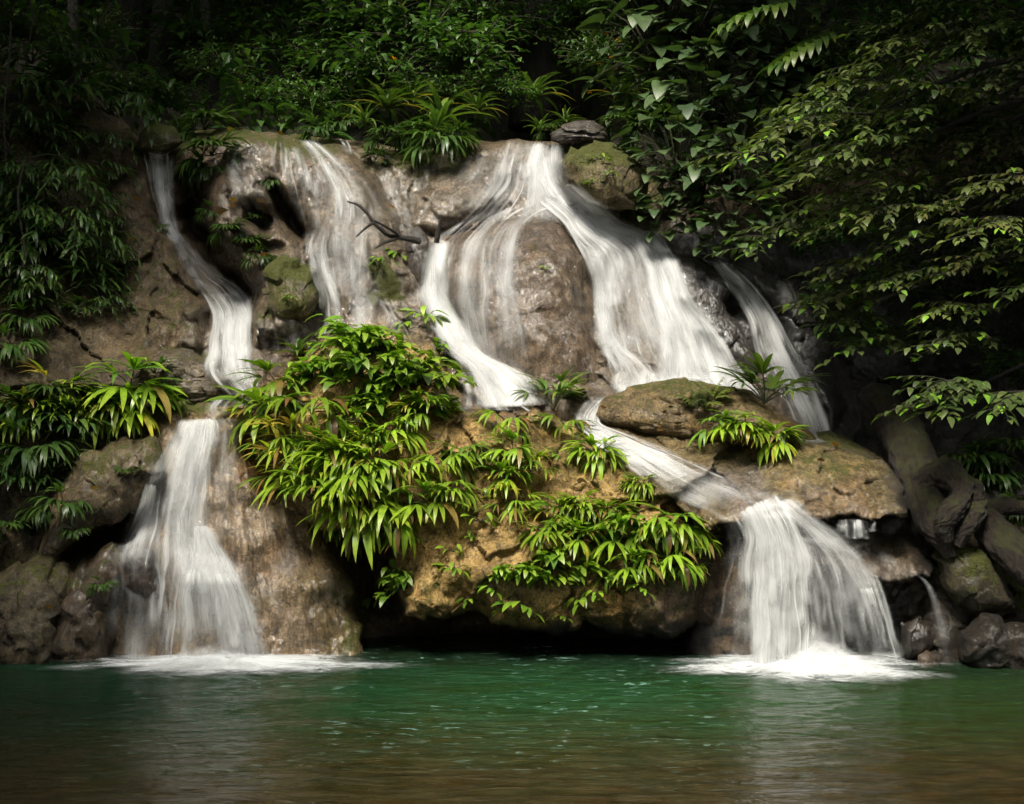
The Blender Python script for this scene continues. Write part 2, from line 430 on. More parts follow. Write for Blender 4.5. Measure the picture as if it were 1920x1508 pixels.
LEDGE2 = [(1385, 1010), (1480, 985), (1600, 1000), (1720, 1010), (1760, 1060), (1745, 1085), (1650, 1088), (1590, 1068), (1540, 1060), (1490, 1100), (1400, 1090)]
LOWR = [(1330, 1000), (1400, 1000), (1470, 1090), (1540, 1130), (1600, 1235), (1600, 1345), (1250, 1345), (1300, 1180)]
RBANK = [(1690, 1010), (1760, 1000), (1850, 1010), (2300, 950), (2300, 1345), (1690, 1345), (1680, 1180), (1750, 1100)]
RDARK = [(1250, 470), (1340, 478), (1420, 470), (1500, 520), (1560, 640), (1590, 760), (1560, 820), (1480, 700), (1440, 600), (1380, 540), (1320, 500)]
FEATS = [  # polygon, (row0, d0), (row1, d1), bulge, radius
    (MOUND, (620, 15.0), (1190, 13.62), 0.65, 130), (SLOPE, (750, 15.0), (1235, 14.05), 0.45, 110), (LWALL, (240, 17.5), (680, 15.75), 0.55, 70),
    (MIDBLK, (250, 17.7), (650, 15.9), 0.5, 70), (MIDBLK2, (250, 17.7), (650, 15.9), 0.4, 90), (UPPER, (290, 17.8), (450, 16.9), 0.5, 60),
    (LEDGE1, (800, 15.2), (975, 13.75), 0.18, 40), (LEDGE2, (990, 14.5), (1090, 13.75), 0.18, 40), (LOWR, (1000, 14.1), (1235, 14.25), 0.5, 70),
    (RBANK, (1000, 14.3), (1240, 13.85), 0.6, 90), (RDARK, (470, 17.0), (820, 15.6), 0.6, 60)]


def depth_fn(px, py, detail=True):
    wx = 14 * fbm(px / 60, py / 60, 1.5, 3); wy = 14 * fbm(px / 60, py / 60, 7.5, 3)
    x, y = px + wx, py + wy
    d = rbf(px, py)
    for poly, (r0, a0), (r1, a1), bl, R in FEATS:
        P = np.asarray(poly)
        m = (x > P[:, 0].min()) & (x < P[:, 0].max()) & (y > P[:, 1].min()) & (y < P[:, 1].max())
        if not m.any(): continue
        sd = sd_in(poly, x[m], y[m])
        t = np.clip(sd / R, 0, 1)
        e = a0 + (a1 - a0) * np.clip((py[m] - r0) / (r1 - r0), -0.1, 1.3) + bl * (1 - np.sqrt(1 - (1 - t) ** 2))
        dm = d[m]
        d[m] = np.where(sd > 0, np.minimum(dm, e), dm)
    # crevices: (polyline, width, depth)
    for pts, w, dp in ((((512, 345), (535, 385), (560, 432)), 13, 0.6), (((470, 405), (505, 415)), 18, 0.5), (((366, 335), (362, 430), (402, 500), (452, 556)), 24, 1.1), (((700, 1010), (705, 1120)), 40, 0.5), (((110, 1030), (170, 1010), (220, 1000)), 26, 0.7),
                       (((470, 455), (520, 462)), 12, 0.3), (((1230, 800), (1140, 795)), 8, 0.2)):
        dist = np.full(px.shape, 1e9)
        for (ax, ay), (bx, by) in zip(pts[:-1], pts[1:]):
            ex, ey = bx - ax, by - ay
            t = np.clip(((x - ax) * ex + (y - ay) * ey) / (ex * ex + ey * ey), 0, 1)
            dist = np.minimum(dist, np.hypot(x - ax - t * ex, y - ay - t * ey))
        d = d + dp * np.exp(-(dist / w) ** 2)
    u, v = px / 190.0, py / 190.0
    d = d + 0.20 * fbm(u * 0.9, v * 0.9, 3.3, 3) + 0.035 * ridge(u * 2.2, v * 1.1, 1.2, 2) - 0.05 * ridge(u * 1.1 + 0.5 * v, v * 0.8, 6.2, 2)
    fw = u + 0.25 * fbm(u * 1.5, v * 1.5, 21.0, 3); fv = v + 0.25 * fbm(u * 1.5, v * 1.5, 25.0, 3)
    apron = sstep(-5, 45, sd_in(SLOPE, px, py)); dome = 0
    d = d + (0.17 * facets(fw * 1.0, fv * 0.8, 1) + 0.10 * facets(fw * 2.3 + 9, fv * 1.9, 2)) * (1 - 0.9 * apron)
    if detail:
        d = d + 0.04 * facets(fw * 5.5, fv * 4.5, 3) * (1 - apron)
        d = d - 0.012 * ridge(u * 6, v * 4.5, 4.2, 3) + 0.022 * fbm(u * 7, v * 7, 8.8, 4) * (1 - 0.7 * apron)
        an = np.arctan2(px - 400, py - 480); rr_ = np.hypot(px - 400, py - 480) / 190     # runnels fanning down the left apron
        d = d + apron * (0.075 * fbm(an * 11, rr_ * 0.6, 2.1, 3) + 0.022 * ridge(an * 30, rr_ * 0.9, 4.1, 3))
        d = d + 0.03 * fbm(u * 9, v * 2.0, 6.1, 3) * (py < 740)
    return d


# colour regions: polygon, softness, colour
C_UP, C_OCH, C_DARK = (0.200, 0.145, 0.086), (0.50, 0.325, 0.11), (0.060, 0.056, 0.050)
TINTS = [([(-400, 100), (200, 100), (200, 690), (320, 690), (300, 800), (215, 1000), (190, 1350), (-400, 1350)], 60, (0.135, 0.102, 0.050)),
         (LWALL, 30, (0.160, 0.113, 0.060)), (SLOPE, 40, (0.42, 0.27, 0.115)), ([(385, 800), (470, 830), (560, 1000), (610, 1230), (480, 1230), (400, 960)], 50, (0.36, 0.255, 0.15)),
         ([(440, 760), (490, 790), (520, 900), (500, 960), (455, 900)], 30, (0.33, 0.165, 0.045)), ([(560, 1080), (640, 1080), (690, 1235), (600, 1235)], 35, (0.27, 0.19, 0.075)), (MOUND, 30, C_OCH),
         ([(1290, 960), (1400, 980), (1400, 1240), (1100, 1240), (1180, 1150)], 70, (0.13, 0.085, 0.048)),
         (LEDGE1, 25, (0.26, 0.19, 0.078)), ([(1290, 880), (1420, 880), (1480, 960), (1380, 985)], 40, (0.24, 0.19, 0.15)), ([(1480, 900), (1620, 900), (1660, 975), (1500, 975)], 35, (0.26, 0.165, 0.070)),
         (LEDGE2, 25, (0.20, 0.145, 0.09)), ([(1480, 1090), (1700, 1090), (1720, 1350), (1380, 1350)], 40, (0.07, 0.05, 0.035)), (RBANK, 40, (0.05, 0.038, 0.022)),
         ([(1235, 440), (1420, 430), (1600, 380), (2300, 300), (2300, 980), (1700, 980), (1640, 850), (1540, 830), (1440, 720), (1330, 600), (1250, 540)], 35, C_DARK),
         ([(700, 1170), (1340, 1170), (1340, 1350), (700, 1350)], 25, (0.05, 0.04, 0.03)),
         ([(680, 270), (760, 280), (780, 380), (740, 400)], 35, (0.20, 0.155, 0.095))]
MOSS = [([(200, 520), (300, 430), (375, 560), (380, 640), (250, 660)], 60, 0.50), ([(255, 245), (420, 240), (560, 250), (640, 290), (600, 300), (400, 270)], 30, 0.75), ([(690, 470), (745, 470), (745, 580), (690, 560)], 20, 0.8),
        ([(490, 485), (600, 490), (605, 580), (500, 590)], 20, 0.8), ([(150, 800), (310, 800), (290, 960), (120, 1010)], 50, 0.6), ([(-300, 1000), (150, 1040), (160, 1240), (-300, 1240)], 60, 0.55),
        ([(1200, 740), (1330, 735), (1400, 800), (1560, 830), (1670, 880), (1600, 910), (1380, 850)], 40, 0.55), ([(620, 780), (700, 740), (720, 800), (650, 830)], 25, 0.55), ([(870, 760), (1090, 790), (1220, 890), (1100, 930), (900, 900)], 60, 0.52),
        ([(740, 1050), (1350, 1050), (1340, 1200), (760, 1170)], 40, 0.50), ([(1760, 1020), (1920, 1050), (2000, 1180), (1820, 1140)], 30, 0.85), ([(250, 660), (440, 660), (440, 790), (300, 800)], 30, 0.66),
        ([(1050, 330), (1240, 300), (1270, 450), (1150, 430)], 30, 0.6), ([(620, 1090), (690, 1100), (690, 1235), (640, 1235)], 30, 0.62), ([(660, 300), (760, 270), (900, 300), (770, 330)], 30, 0.65)]
WET = [([(420, 250), (760, 260), (840, 640), (480, 680), (420, 420)], 50, 0.8), ([(760, 270), (1080, 260), (1260, 450), (1420, 720), (1180, 780), (850, 770), (780, 450)], 40, 0.85), (SLOPE, 40, 0.75),
       ([(350, 580), (480, 580), (480, 700), (340, 680)], 30, 0.9), ([(1235, 430), (1640, 420), (1660, 860), (1480, 800)], 40, 1.0), ([(1300, 860), (1690, 880), (1750, 1090), (1350, 1000)], 50, 0.7),
       ([(1480, 1070), (1760, 1070), (1760, 1240), (1480, 1240)], 40, 0.8)]


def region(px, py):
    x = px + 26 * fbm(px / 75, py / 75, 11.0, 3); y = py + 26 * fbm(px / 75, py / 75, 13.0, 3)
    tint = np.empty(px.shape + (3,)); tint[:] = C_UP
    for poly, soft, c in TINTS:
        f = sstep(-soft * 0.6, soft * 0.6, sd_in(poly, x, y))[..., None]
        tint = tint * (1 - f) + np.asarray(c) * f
    moss = np.full(px.shape, 0.32); wet = np.full(px.shape, 0.12)
    for poly, soft, v in MOSS:
        f = sstep(-soft, soft, sd_in(poly, x, y)); moss = moss * (1 - f) + np.maximum(moss, v) * f
    for poly, soft, v in WET:
        f = sstep(-soft, soft, sd_in(poly, x, y)); wet = wet * (1 - f) + np.maximum(wet, v) * f
    return tint, moss, wet


LIPX = [-400, 0, 180, 240, 262, 330, 345, 420, 560, 640, 700, 780, 860, 960, 1060, 1150, 1250, 1350, 1450, 1600, 1800, 2300]
LIPY = [110, 130, 180, 232, 262, 268, 250, 240, 252, 262, 268, 285, 268, 262, 266, 290, 330, 330, 300, 250, 210, 150]
STEP = 3.6
pxs = np.arange(-380, 2300 + STEP, STEP); NR = 330
lip = np.interp(pxs, LIPX, LIPY) + 5 * fbm(pxs / 40, 0 * pxs, 0.3, 3)
tt = np.linspace(0, 1, NR)[:, None]
PX = np.broadcast_to(pxs[None], (NR, len(pxs))).copy()
PY = lip[None] + (1345 - lip[None]) * tt
DEP = depth_fn(PX, PY)
DEP = DEP + 0.35 * np.clip(1 - (PY - lip[None]) / 26.0, 0, 1) ** 2      # rounded lip
V = at(PX, PY, DEP)
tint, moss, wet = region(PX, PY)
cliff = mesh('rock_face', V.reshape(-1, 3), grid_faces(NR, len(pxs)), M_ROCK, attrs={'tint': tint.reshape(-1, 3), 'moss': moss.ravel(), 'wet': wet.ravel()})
tag(cliff, 'terraced tan and grey travertine rock face the water runs over', kind='structure')

# forest floor behind the lip
NB = 60
s = (np.linspace(0, 1, NB) ** 1.6 * 26)[:, None]
X0, Y0, Z0 = V[0, ::4, 0][None], V[0, ::4, 1][None], V[0, ::4, 2][None]
hx = X0 * (1 + s * 0.045); hy = Y0 + s
hz = Z0 - 0.03 - 0.12 * sstep(0, 0.5, s) + 0.10 * s + 0.50 * np.clip(s - 1.5, 0, None) + 0.35 * fbm(hx * 0.6, hy * 0.6, 0.0, 3) * sstep(0, 2, s)
hz = hz - 0.7 * np.exp(-((hx - 0.6) / 0.9) ** 2) * sstep(0.3, 2.0, s)
hill = mesh('hillside', np.stack([hx + 0 * s, hy, hz], -1).reshape(-1, 3), grid_faces(NB, X0.shape[1])[:, ::-1], M_SOIL)
tag(hill, 'dark forest floor rising behind the waterfall', kind='structure')

# ------------------------------------------------------------------ depth raster of everything water and plants can rest on
GS = 4.0      # photo pixels
GX = np.arange(-200, 2120, GS); GY = np.arange(100, 1345, GS)
gx, gy = np.meshgrid(GX, GY)
ROCKD = depth_fn(gx, gy)
TOPD = ROCKD.copy()      # the same with the loose boulders that stand in front of the water


def splat(px, py, d, front=False):
    j = np.round((px - GX[0]) / GS).astype(int); i = np.round((py - GY[0]) / GS).astype(int)
    ok = (i >= 0) & (i < len(GY)) & (j >= 0) & (j < len(GX))
    np.minimum.at(TOPD, (i[ok], j[ok]), d[ok])
    if not front: np.minimum.at(ROCKD, (i[ok], j[ok]), d[ok])


def look(D, px, py):
    j = np.clip((np.asarray(px, float) - GX[0]) / GS, 0, len(GX) - 1.001); i = np.clip((np.asarray(py, float) - GY[0]) / GS, 0, len(GY) - 1.001)
    j0 = j.astype(int); i0 = i.astype(int); a = j - j0; b = i - i0
    return (D[i0, j0] * (1 - a) * (1 - b) + D[i0, j0 + 1] * a * (1 - b) + D[i0 + 1, j0] * (1 - a) * b + D[i0 + 1, j0 + 1] * a * b)


def blur(D, r):
    for ax in (0, 1):
        k = np.ones(2 * r + 1) / (2 * r + 1)
        for _ in range(2):
            pad = [(0, 0), (0, 0)]; pad[ax] = (r, r)
            E = np.pad(D, pad, mode='edge')
            D = np.apply_along_axis(lambda q: np.convolve(q, k, 'valid'), ax, E)
    return D


# ------------------------------------------------------------------ loose boulders
def boulder(name, poly, d0, thick, lean, label, amp=0.05, tint=None, mossv=None, wetv=None, seed=0, cat='boulder', layered=0.0, fac=1.0, front=False):
    P = np.asarray(poly, float); c = (P.min(0) + P.max(0)) / 2
    nt, nf = 150, 84
    th = np.linspace(0, 2 * np.pi, nt, endpoint=False)
    r = np.empty(nt)
    for k, t in enumerate(th):
        dx, dy = math.cos(t), math.sin(t); best = 0
        for i in range(len(P)):
            a, b = P[i] - c, P[(i + 1) % len(P)] - c; e = b - a
            den = dx * e[1] - dy * e[0]
            if abs(den) < 1e-9: continue
            q = (a[0] * e[1] - a[1] * e[0]) / den; s_ = (a[0] * dy - a[1] * dx) / den
            if q > 0 and -1e-6 <= s_ <= 1 + 1e-6: best = max(best, q)
        r[k] = best
    for _ in range(3):
        r = 0.25 * np.roll(r, 1) + 0.5 * r + 0.25 * np.roll(r, -1)
    ph = np.linspace(-np.pi / 2, np.pi / 2, nf)[:, None]
    cr = np.sign(np.cos(ph)) * np.abs(np.cos(ph)) ** 0.8
    px = c[0] + r[None] * cr * np.cos(th)[None]; py = c[1] + r[None] * cr * np.sin(th)[None]
    d = d0 - thick * np.sin(ph) * (1 + 0 * th[None]) + lean * (c[1] - py) / 100.0
    W = at(px, py, d); ctr = at(c[0], c[1], d0)
    nrm = W - ctr; nrm /= np.linalg.norm(nrm, axis=-1, keepdims=True) + 1e-9
    so = seed * 7.7
    q = 1.5 * fbm(W[..., 0] * 1.6 + so, W[..., 1] * 1.6, W[..., 2] * 1.6, 4) + 0.8 * ridge(W[..., 0] * 3 + so, W[..., 1] * 3, W[..., 2] * 3, 3) * 0.5 + 0.4 * fbm(W[..., 0] * 9 + so, W[..., 1] * 9, W[..., 2] * 9, 3)
    if layered: q = q + layered * ridge(W[..., 0] * 1.5 + so, W[..., 1] * 2, W[..., 2] * 16, 2)
    bu, bv = px / 190.0 + so, py / 190.0
    fw = bu + 0.2 * fbm(bu * 2, bv * 2, 2.0, 3); fv = bv + 0.2 * fbm(bu * 2, bv * 2, 6.0, 3)
    q = 0.75 * q + fac * 2.2 * facets(fw * 1.7, fv * 1.5, 4) + fac * 1.0 * facets(fw * 4.2, fv * 3.6, 5)
    W = W + nrm * (amp * q)[..., None]
    px2 = HX + W[..., 0] / W[..., 1] * F; py2 = HY - (W[..., 2] - CAMZ) / W[..., 1] * F
    tn, ms, wt = region(px2, py2)
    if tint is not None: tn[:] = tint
    if mossv is not None:
        up = sstep(-0.2, 0.8, nrm[..., 2]); ms = mossv * (0.62 + 0.38 * up) + 0.10 * fbm(W[..., 0] * 4, W[..., 1] * 4, W[..., 2] * 4, 3)
    if wetv is not None: wt[:] = wetv
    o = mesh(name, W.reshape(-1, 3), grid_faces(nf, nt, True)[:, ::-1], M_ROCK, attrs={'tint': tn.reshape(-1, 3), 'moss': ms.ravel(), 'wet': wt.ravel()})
    tag(o, label, cat, 'rocks among the cascades')
    Q = np.stack([px2, py2, W[..., 1]], -1)
    Q = np.concatenate([Q, Q[:, :1]], 1)
    for a in (0.0, 0.34, 0.67):
        for b_ in (0.0, 0.34, 0.67):
            E = (Q[:-1, :-1] * (1 - b_) + Q[:-1, 1:] * b_) * (1 - a) + (Q[1:, :-1] * (1 - b_) + Q[1:, 1:] * b_) * a
            splat(E[..., 0].ravel(), E[..., 1].ravel(), E[..., 2].ravel(), front)
    return o


boulder('boulder', [(915, 425), (950, 408), (990, 402), (1050, 415), (1085, 455), (1105, 540), (1122, 620), (1150, 690), (1176, 735), (1150, 765), (1080, 775), (990, 765), (910, 720), (860, 640), (818, 560), (805, 490), (845, 450)], 16.9, 0.95, 0.28,
        'biggest boulder, smooth brown dome in the middle with a thin veil on its left', 0.06, tint=(0.200, 0.138, 0.085), mossv=0.38, wetv=0.62, seed=1, fac=0.3)
boulder('boulder', [(1058, 305), (1078, 278), (1112, 264), (1148, 268), (1182, 290), (1208, 322), (1216, 360), (1200, 388), (1150, 390), (1108, 378), (1072, 350)], 17.2, 0.45, 0.25,
        'round moss-covered boulder at the top, right of the uppermost curtain of water', 0.04, tint=(0.23, 0.18, 0.09), mossv=0.78, wetv=0.1, seed=2)
boulder('boulder', [(1034, 250), (1060, 236), (1108, 231), (1134, 248), (1132, 266), (1074, 272), (1040, 266)], 18.0, 0.3, 0.1,
        'flat dark layered stone lying on the lip behind the round mossy boulder', 0.02, tint=(0.11, 0.09, 0.07), mossv=0.2, wetv=0.5, seed=3, layered=1.3)
boulder('boulder', [(286, 692), (310, 668), (355, 660), (400, 682), (430, 716), (424, 748), (352, 768), (300, 745)], 15.6, 0.35, 0.25,
        'dark creviced boulder left of the narrow stream above the left fall', 0.045, tint=(0.15, 0.115, 0.07), mossv=0.5, wetv=0.4, seed=4, layered=0.8)
boulder('boulder', [(1108, 790), (1124, 750), (1190, 722), (1290, 711), (1390, 732), (1470, 778), (1545, 822), (1480, 846), (1340, 832), (1220, 814), (1150, 802)], 15.3, 0.42, 0.35,
        'long low boulder with a moss patch below the main cascade, ferns on top', 0.045, tint=(0.27, 0.19, 0.085), mossv=0.62, wetv=0.2, seed=5, fac=0.5, front=True)
boulder('boulder', [(1470, 860), (1495, 824), (1560, 816), (1640, 852), (1680, 890), (1610, 912), (1490, 905)], 15.3, 0.45, 0.3,
        'dark green low boulder between the foot of the side fall and the fallen log', 0.04, tint=(0.14, 0.11, 0.05), mossv=0.62, wetv=0.15, seed=6, fac=0.5, front=True)
boulder('boulder', [(78, 1030), (90, 985), (122, 910), (165, 850), (230, 817), (300, 812), (303, 870), (275, 940), (222, 992), (160, 1000), (108, 1040)], 14.65, 0.4, 0.2,
        'leaning slab of brown rock left of the left fall with a dark hollow beneath', 0.05, tint=(0.17, 0.122, 0.062), mossv=0.56, wetv=0.3, seed=7)
boulder('boulder', [(-90, 1270), (-80, 1110), (0, 1062), (60, 1036), (90, 1034), (150, 1090), (132, 1165), (92, 1270)], 14.2, 0.45, 0.2,
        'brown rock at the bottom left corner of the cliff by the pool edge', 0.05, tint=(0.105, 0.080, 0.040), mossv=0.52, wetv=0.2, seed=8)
boulder('boulder', [(66, 1270), (100, 1150), (150, 1065), (212, 1012), (238, 1060), (215, 1130), (200, 1200), (196, 1270)], 14.25, 0.4, 0.1,
        'reddish brown wedge of rock at the pool edge touching the left fall', 0.05, tint=(0.110, 0.070, 0.032), mossv=0.5, wetv=0.5, seed=9)
boulder('boulder', [(232, 1060), (250, 1030), (285, 1035), (305, 1070), (300, 1115), (255, 1125), (230, 1100)], 14.05, 0.25, 0.0,
        'small dark knob of rock that splits the left fall near its foot', 0.03, tint=(0.13, 0.085, 0.06), mossv=0.2, wetv=0.8, seed=10)
boulder('boulder', [(1682, 1215), (1690, 1165), (1722, 1150), (1752, 1172), (1760, 1215), (1735, 1250), (1695, 1250)], 14.0, 0.3, 0.0,
        'wet brown rock at the pool edge right of the right fall', 0.04, tint=(0.055, 0.038, 0.023), mossv=0.1, wetv=0.9, seed=11)
boulder('boulder', [(1725, 1262), (1724, 1232), (1738, 1222), (1752, 1234), (1752, 1262)], 13.7, 0.09, 0.0,
        'smallest rock, a fist-sized pebble-like lump at the waterline right of the right fall', 0.012, tint=(0.2, 0.14, 0.09), mossv=0.1, wetv=0.7, seed=12, cat='rock')
boulder('boulder', [(1762, 1050), (1800, 1012), (1850, 1040), (1885, 1090), (1905, 1140), (1840, 1150), (1790, 1110)], 14.1, 0.35, 0.2,
        'moss-streaked slanting rock under the forked log at the right bank', 0.04, tint=(0.075, 0.058, 0.032), mossv=0.74, wetv=0.3, seed=13)
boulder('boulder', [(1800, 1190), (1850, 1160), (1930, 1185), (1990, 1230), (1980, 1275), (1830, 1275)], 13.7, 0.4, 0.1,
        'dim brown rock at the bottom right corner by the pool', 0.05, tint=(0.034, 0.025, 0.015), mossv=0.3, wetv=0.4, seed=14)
boulder('boulder', [(258, 282), (262, 248), (288, 231), (325, 240), (336, 268), (305, 288)], 17.6, 0.25, 0.1,
        'small moss-capped stone on the lip at the head of the narrow left stream', 0.02, tint=(0.15, 0.12, 0.06), mossv=0.85, wetv=0.2, seed=15)
boulder('boulder', [(498, 575), (500, 505), (540, 478), (588, 498), (602, 560), (575, 598), (520, 600)], 16.15, 0.3, 0.2,
        'dark green pitted boulder between the narrow stream and the second cascade', 0.03, tint=(0.16, 0.13, 0.06), mossv=0.85, wetv=0.2, seed=16)
boulder('boulder', [(762, 510), (762, 432), (784, 420), (806, 446), (803, 515), (788, 545)], 16.75, 0.2, 0.15,
        'upright dark stone wedged left of the big dome beside the dead branch', 0.025, tint=(0.09, 0.07, 0.055), mossv=0.15, wetv=0.7, seed=17)
boulder('boulder', [(1248, 480), (1295, 476), (1345, 515), (1395, 610), (1425, 700), (1372, 705), (1310, 620), (1262, 550)], 16.75, 0.35, 0.35,
        'black wet boulder between the main cascade and the side fall', 0.05, tint=(0.06, 0.05, 0.042), mossv=0.15, wetv=0.95, seed=18)

# ------------------------------------------------------------------ water
WATD = blur(np.minimum(ROCKD, blur(ROCKD, 3)), 2)


def crom(P, n):
    """Catmull-Rom through the rows of P"""
    P = np.asarray(P, float); m = len(P)
    seg = np.r_[0, np.cumsum(np.hypot(*(np.diff((P[:, :2] + P[:, 2:4]) / 2, axis=0).T)))]
    t = np.linspace(0, seg[-1], n); i = np.clip(np.searchsorted(seg, t, 'right') - 1, 0, m - 2)
    f = ((t - seg[i]) / (seg[i + 1] - seg[i]))[:, None]
    p0 = P[np.clip(i - 1, 0, m - 1)]; p1 = P[i]; p2 = P[i + 1]; p3 = P[np.clip(i + 2, 0, m - 1)]
    return 0.5 * (2 * p1 + (p2 - p0) * f + (2 * p0 - 5 * p1 + 4 * p2 - p3) * f * f + (3 * p1 - p0 - 3 * p2 + p3) * f ** 3), t


def sheet(name, rows, parent=None, off=0.05, fall=None, seed=0, bulge=0.08, fade=(0.08, 0.06), edge=0.5, film=0.5, threads=1.0, wide=1.0):
    """rows: (left x, left y, right x, right y, density) down the flow. A thin film over the whole width carries many wandering threads that start,
    thicken and die away at their own places. fall=(row, depth0, depth1, last row): below that photo row the water drops free of the rock"""
    rnd = np.random.default_rng(int(seed * 1000) + len(rows))
    rows = np.array(rows, float)
    L = np.hypot(*np.diff((rows[:, :2] + rows[:, 2:4]) / 2, axis=0).T).sum(); Wd = np.hypot(rows[:, 2] - rows[:, 0], rows[:, 3] - rows[:, 1]).max()
    VV, FF, DD, EE, UU = [], [], [], [], []; base = 0

    def emit(t0, t1, uc, hw, dn, m, lift):
        """uc: centre across (0..1) as a function of s; hw: half width in px; dn: density factor along"""
        nonlocal base
        n = max(10, int(L * (t1 - t0) / 5))
        full, t = crom(rows, 240)
        tq = np.linspace(t0, t1, n) * t[-1]
        Rr = np.stack([np.interp(tq, t, full[:, j]) for j in range(5)], -1)
        sl = np.linspace(0, 1, n)
        U_ = uc(tq / t[-1]); Hx = hw(sl)
        cx = Rr[:, 0] * (1 - U_) + Rr[:, 2] * U_; cy = Rr[:, 1] * (1 - U_) + Rr[:, 3] * U_
        ax, ay = Rr[:, 2] - Rr[:, 0], Rr[:, 3] - Rr[:, 1]; al = np.hypot(ax, ay) + 1e-6
        q = np.linspace(-1, 1, m)[None]
        px = cx[:, None] + (ax / al * Hx)[:, None] * q; py = cy[:, None] + (ay / al * Hx)[:, None] * q
        px = px + fbm(px / 80, py / 80, seed, 2) * 4
        d = np.minimum(look(WATD, px, py), look(ROCKD, px, py) + 0.02) - off - lift - bulge * 0.6 * np.clip(Rr[:, 4:5], 0, 1) * (1 - (2 * U_[:, None] - 1) ** 2)
        if fall:
            r0, da, db, r1 = fall
            k = sstep(r0 - 30, r0 + 25, py); w = np.clip((py - r0) / (r1 - r0), 0, 1)
            d = d * (1 - k) + (da + (db - da) * w ** 0.6 - lift * 1.5) * k
        vv = (tq / 190.0)[:, None] + 0 * q; uu = q * Hx[:, None] / 190.0
        d = d - 0.02 * fbm(uu * 9, vv * 1.2, seed * 3.1 + base, 2)
        sg = (tq / t[-1])[:, None]
        dens = Rr[:, 4:5] * dn(sl)[:, None] * sstep(0, max(fade[0], 1e-3), sg + 0.35 * fade[0]) * sstep(0, max(fade[1], 1e-3), 1 - sg + 0.35 * fade[1]) + 0 * q
        e = (1 - np.abs(q)) ** 0.8 * np.minimum(1, 1.25 - 0.25 * np.abs(q)) + 0 * vv
        VV.append(at(px, py, d).reshape(-1, 3)); FF.append(grid_faces(n, m) + base); base += n * m
        DD.append(dens.ravel()); EE.append(e.ravel()); UU.append(np.stack([uu + rnd.uniform(0, 40), vv + rnd.uniform(0, 40)], -1).reshape(-1, 2))

    wmid = np.hypot(rows[:, 2] - rows[:, 0], rows[:, 3] - rows[:, 1]); spos = np.r_[0, np.cumsum(np.hypot(*np.diff((rows[:, :2] + rows[:, 2:4]) / 2, axis=0).T))]; spos /= spos[-1]
    emit(0, 1, lambda x: 0.5 + 0 * x, lambda x: np.interp(x, spos, wmid) * 0.57 * wide, lambda x: film * (0.75 + 0.5 * fbm(x * 6, 0 * x, seed, 2)), max(8, int(Wd / 5)), 0.0)
    nt = int(max(2, threads * Wd / 6.5))
    for i in range(nt):
        ln = rnd.uniform(0.4, 1.0); t0 = max(0.0, rnd.uniform(-0.35, 1.0 - ln)) if rnd.random() < 0.75 else 0.0; t1 = min(1.0, t0 + ln + (0.35 if rnd.random() < 0.4 else 0))
        ui = (i + rnd.uniform(0, 1)) / nt; ui = 0.02 + 0.96 * ui; ph = rnd.uniform(0, 50); wa = rnd.uniform(0.02, 0.09)
        w0 = rnd.uniform(3.5, 8.0) if rnd.random() < 0.42 else rnd.uniform(8.0, 0.13 * Wd + 12.0)
        c0 = rnd.uniform(0.6, 1.15)
        emit(t0, t1, lambda x, ui=ui, ph=ph, wa=wa: np.clip(ui + wa * fbm(x * 2.5 * max(0.4, L / 300), 0 * x + ph, 0.3, 2), -0.06, 1.06), lambda x, w0=w0, ph=ph: w0 * (0.45 + 0.85 * x) * (1 + 0.5 * fbm(x * 5, 0 * x + ph, 2.3, 2)),
             lambda x, c0=c0, ph=ph: c0 * (0.8 + 0.55 * fbm(x * 4 * max(0.5, L / 300), 0 * x + ph, 5.1, 2)) * sstep(0, 0.12, x + (0.1 if t0 == 0 else 0)) * sstep(0, 0.18, 1 - x + (0.15 if t1 >= 1 else 0)), 6 if w0 < 12 else 9, rnd.uniform(0.004, 0.028))
    return mesh(name, np.concatenate(VV), np.concatenate(FF), M_FALL, parent, attrs={'dens': np.concatenate(DD), 'edge': np.concatenate(EE)}, uv=np.concatenate(UU))


def fall_thing(name, px, py, label, parts, group='cascades of the waterfall'):
    p = at(px, py, float(look(ROCKD, px, py)))
    e = empty(name, (0, 0, 0), label, 'waterfall', group)
    for k, (rows, kw) in enumerate(parts):
        kw = dict(kw); nm = kw.pop('name', 'veil')
        sheet(nm, rows, e, seed=kw.pop('seed', (px * 0.013 + k * 2.3) % 9), **kw)
    return e


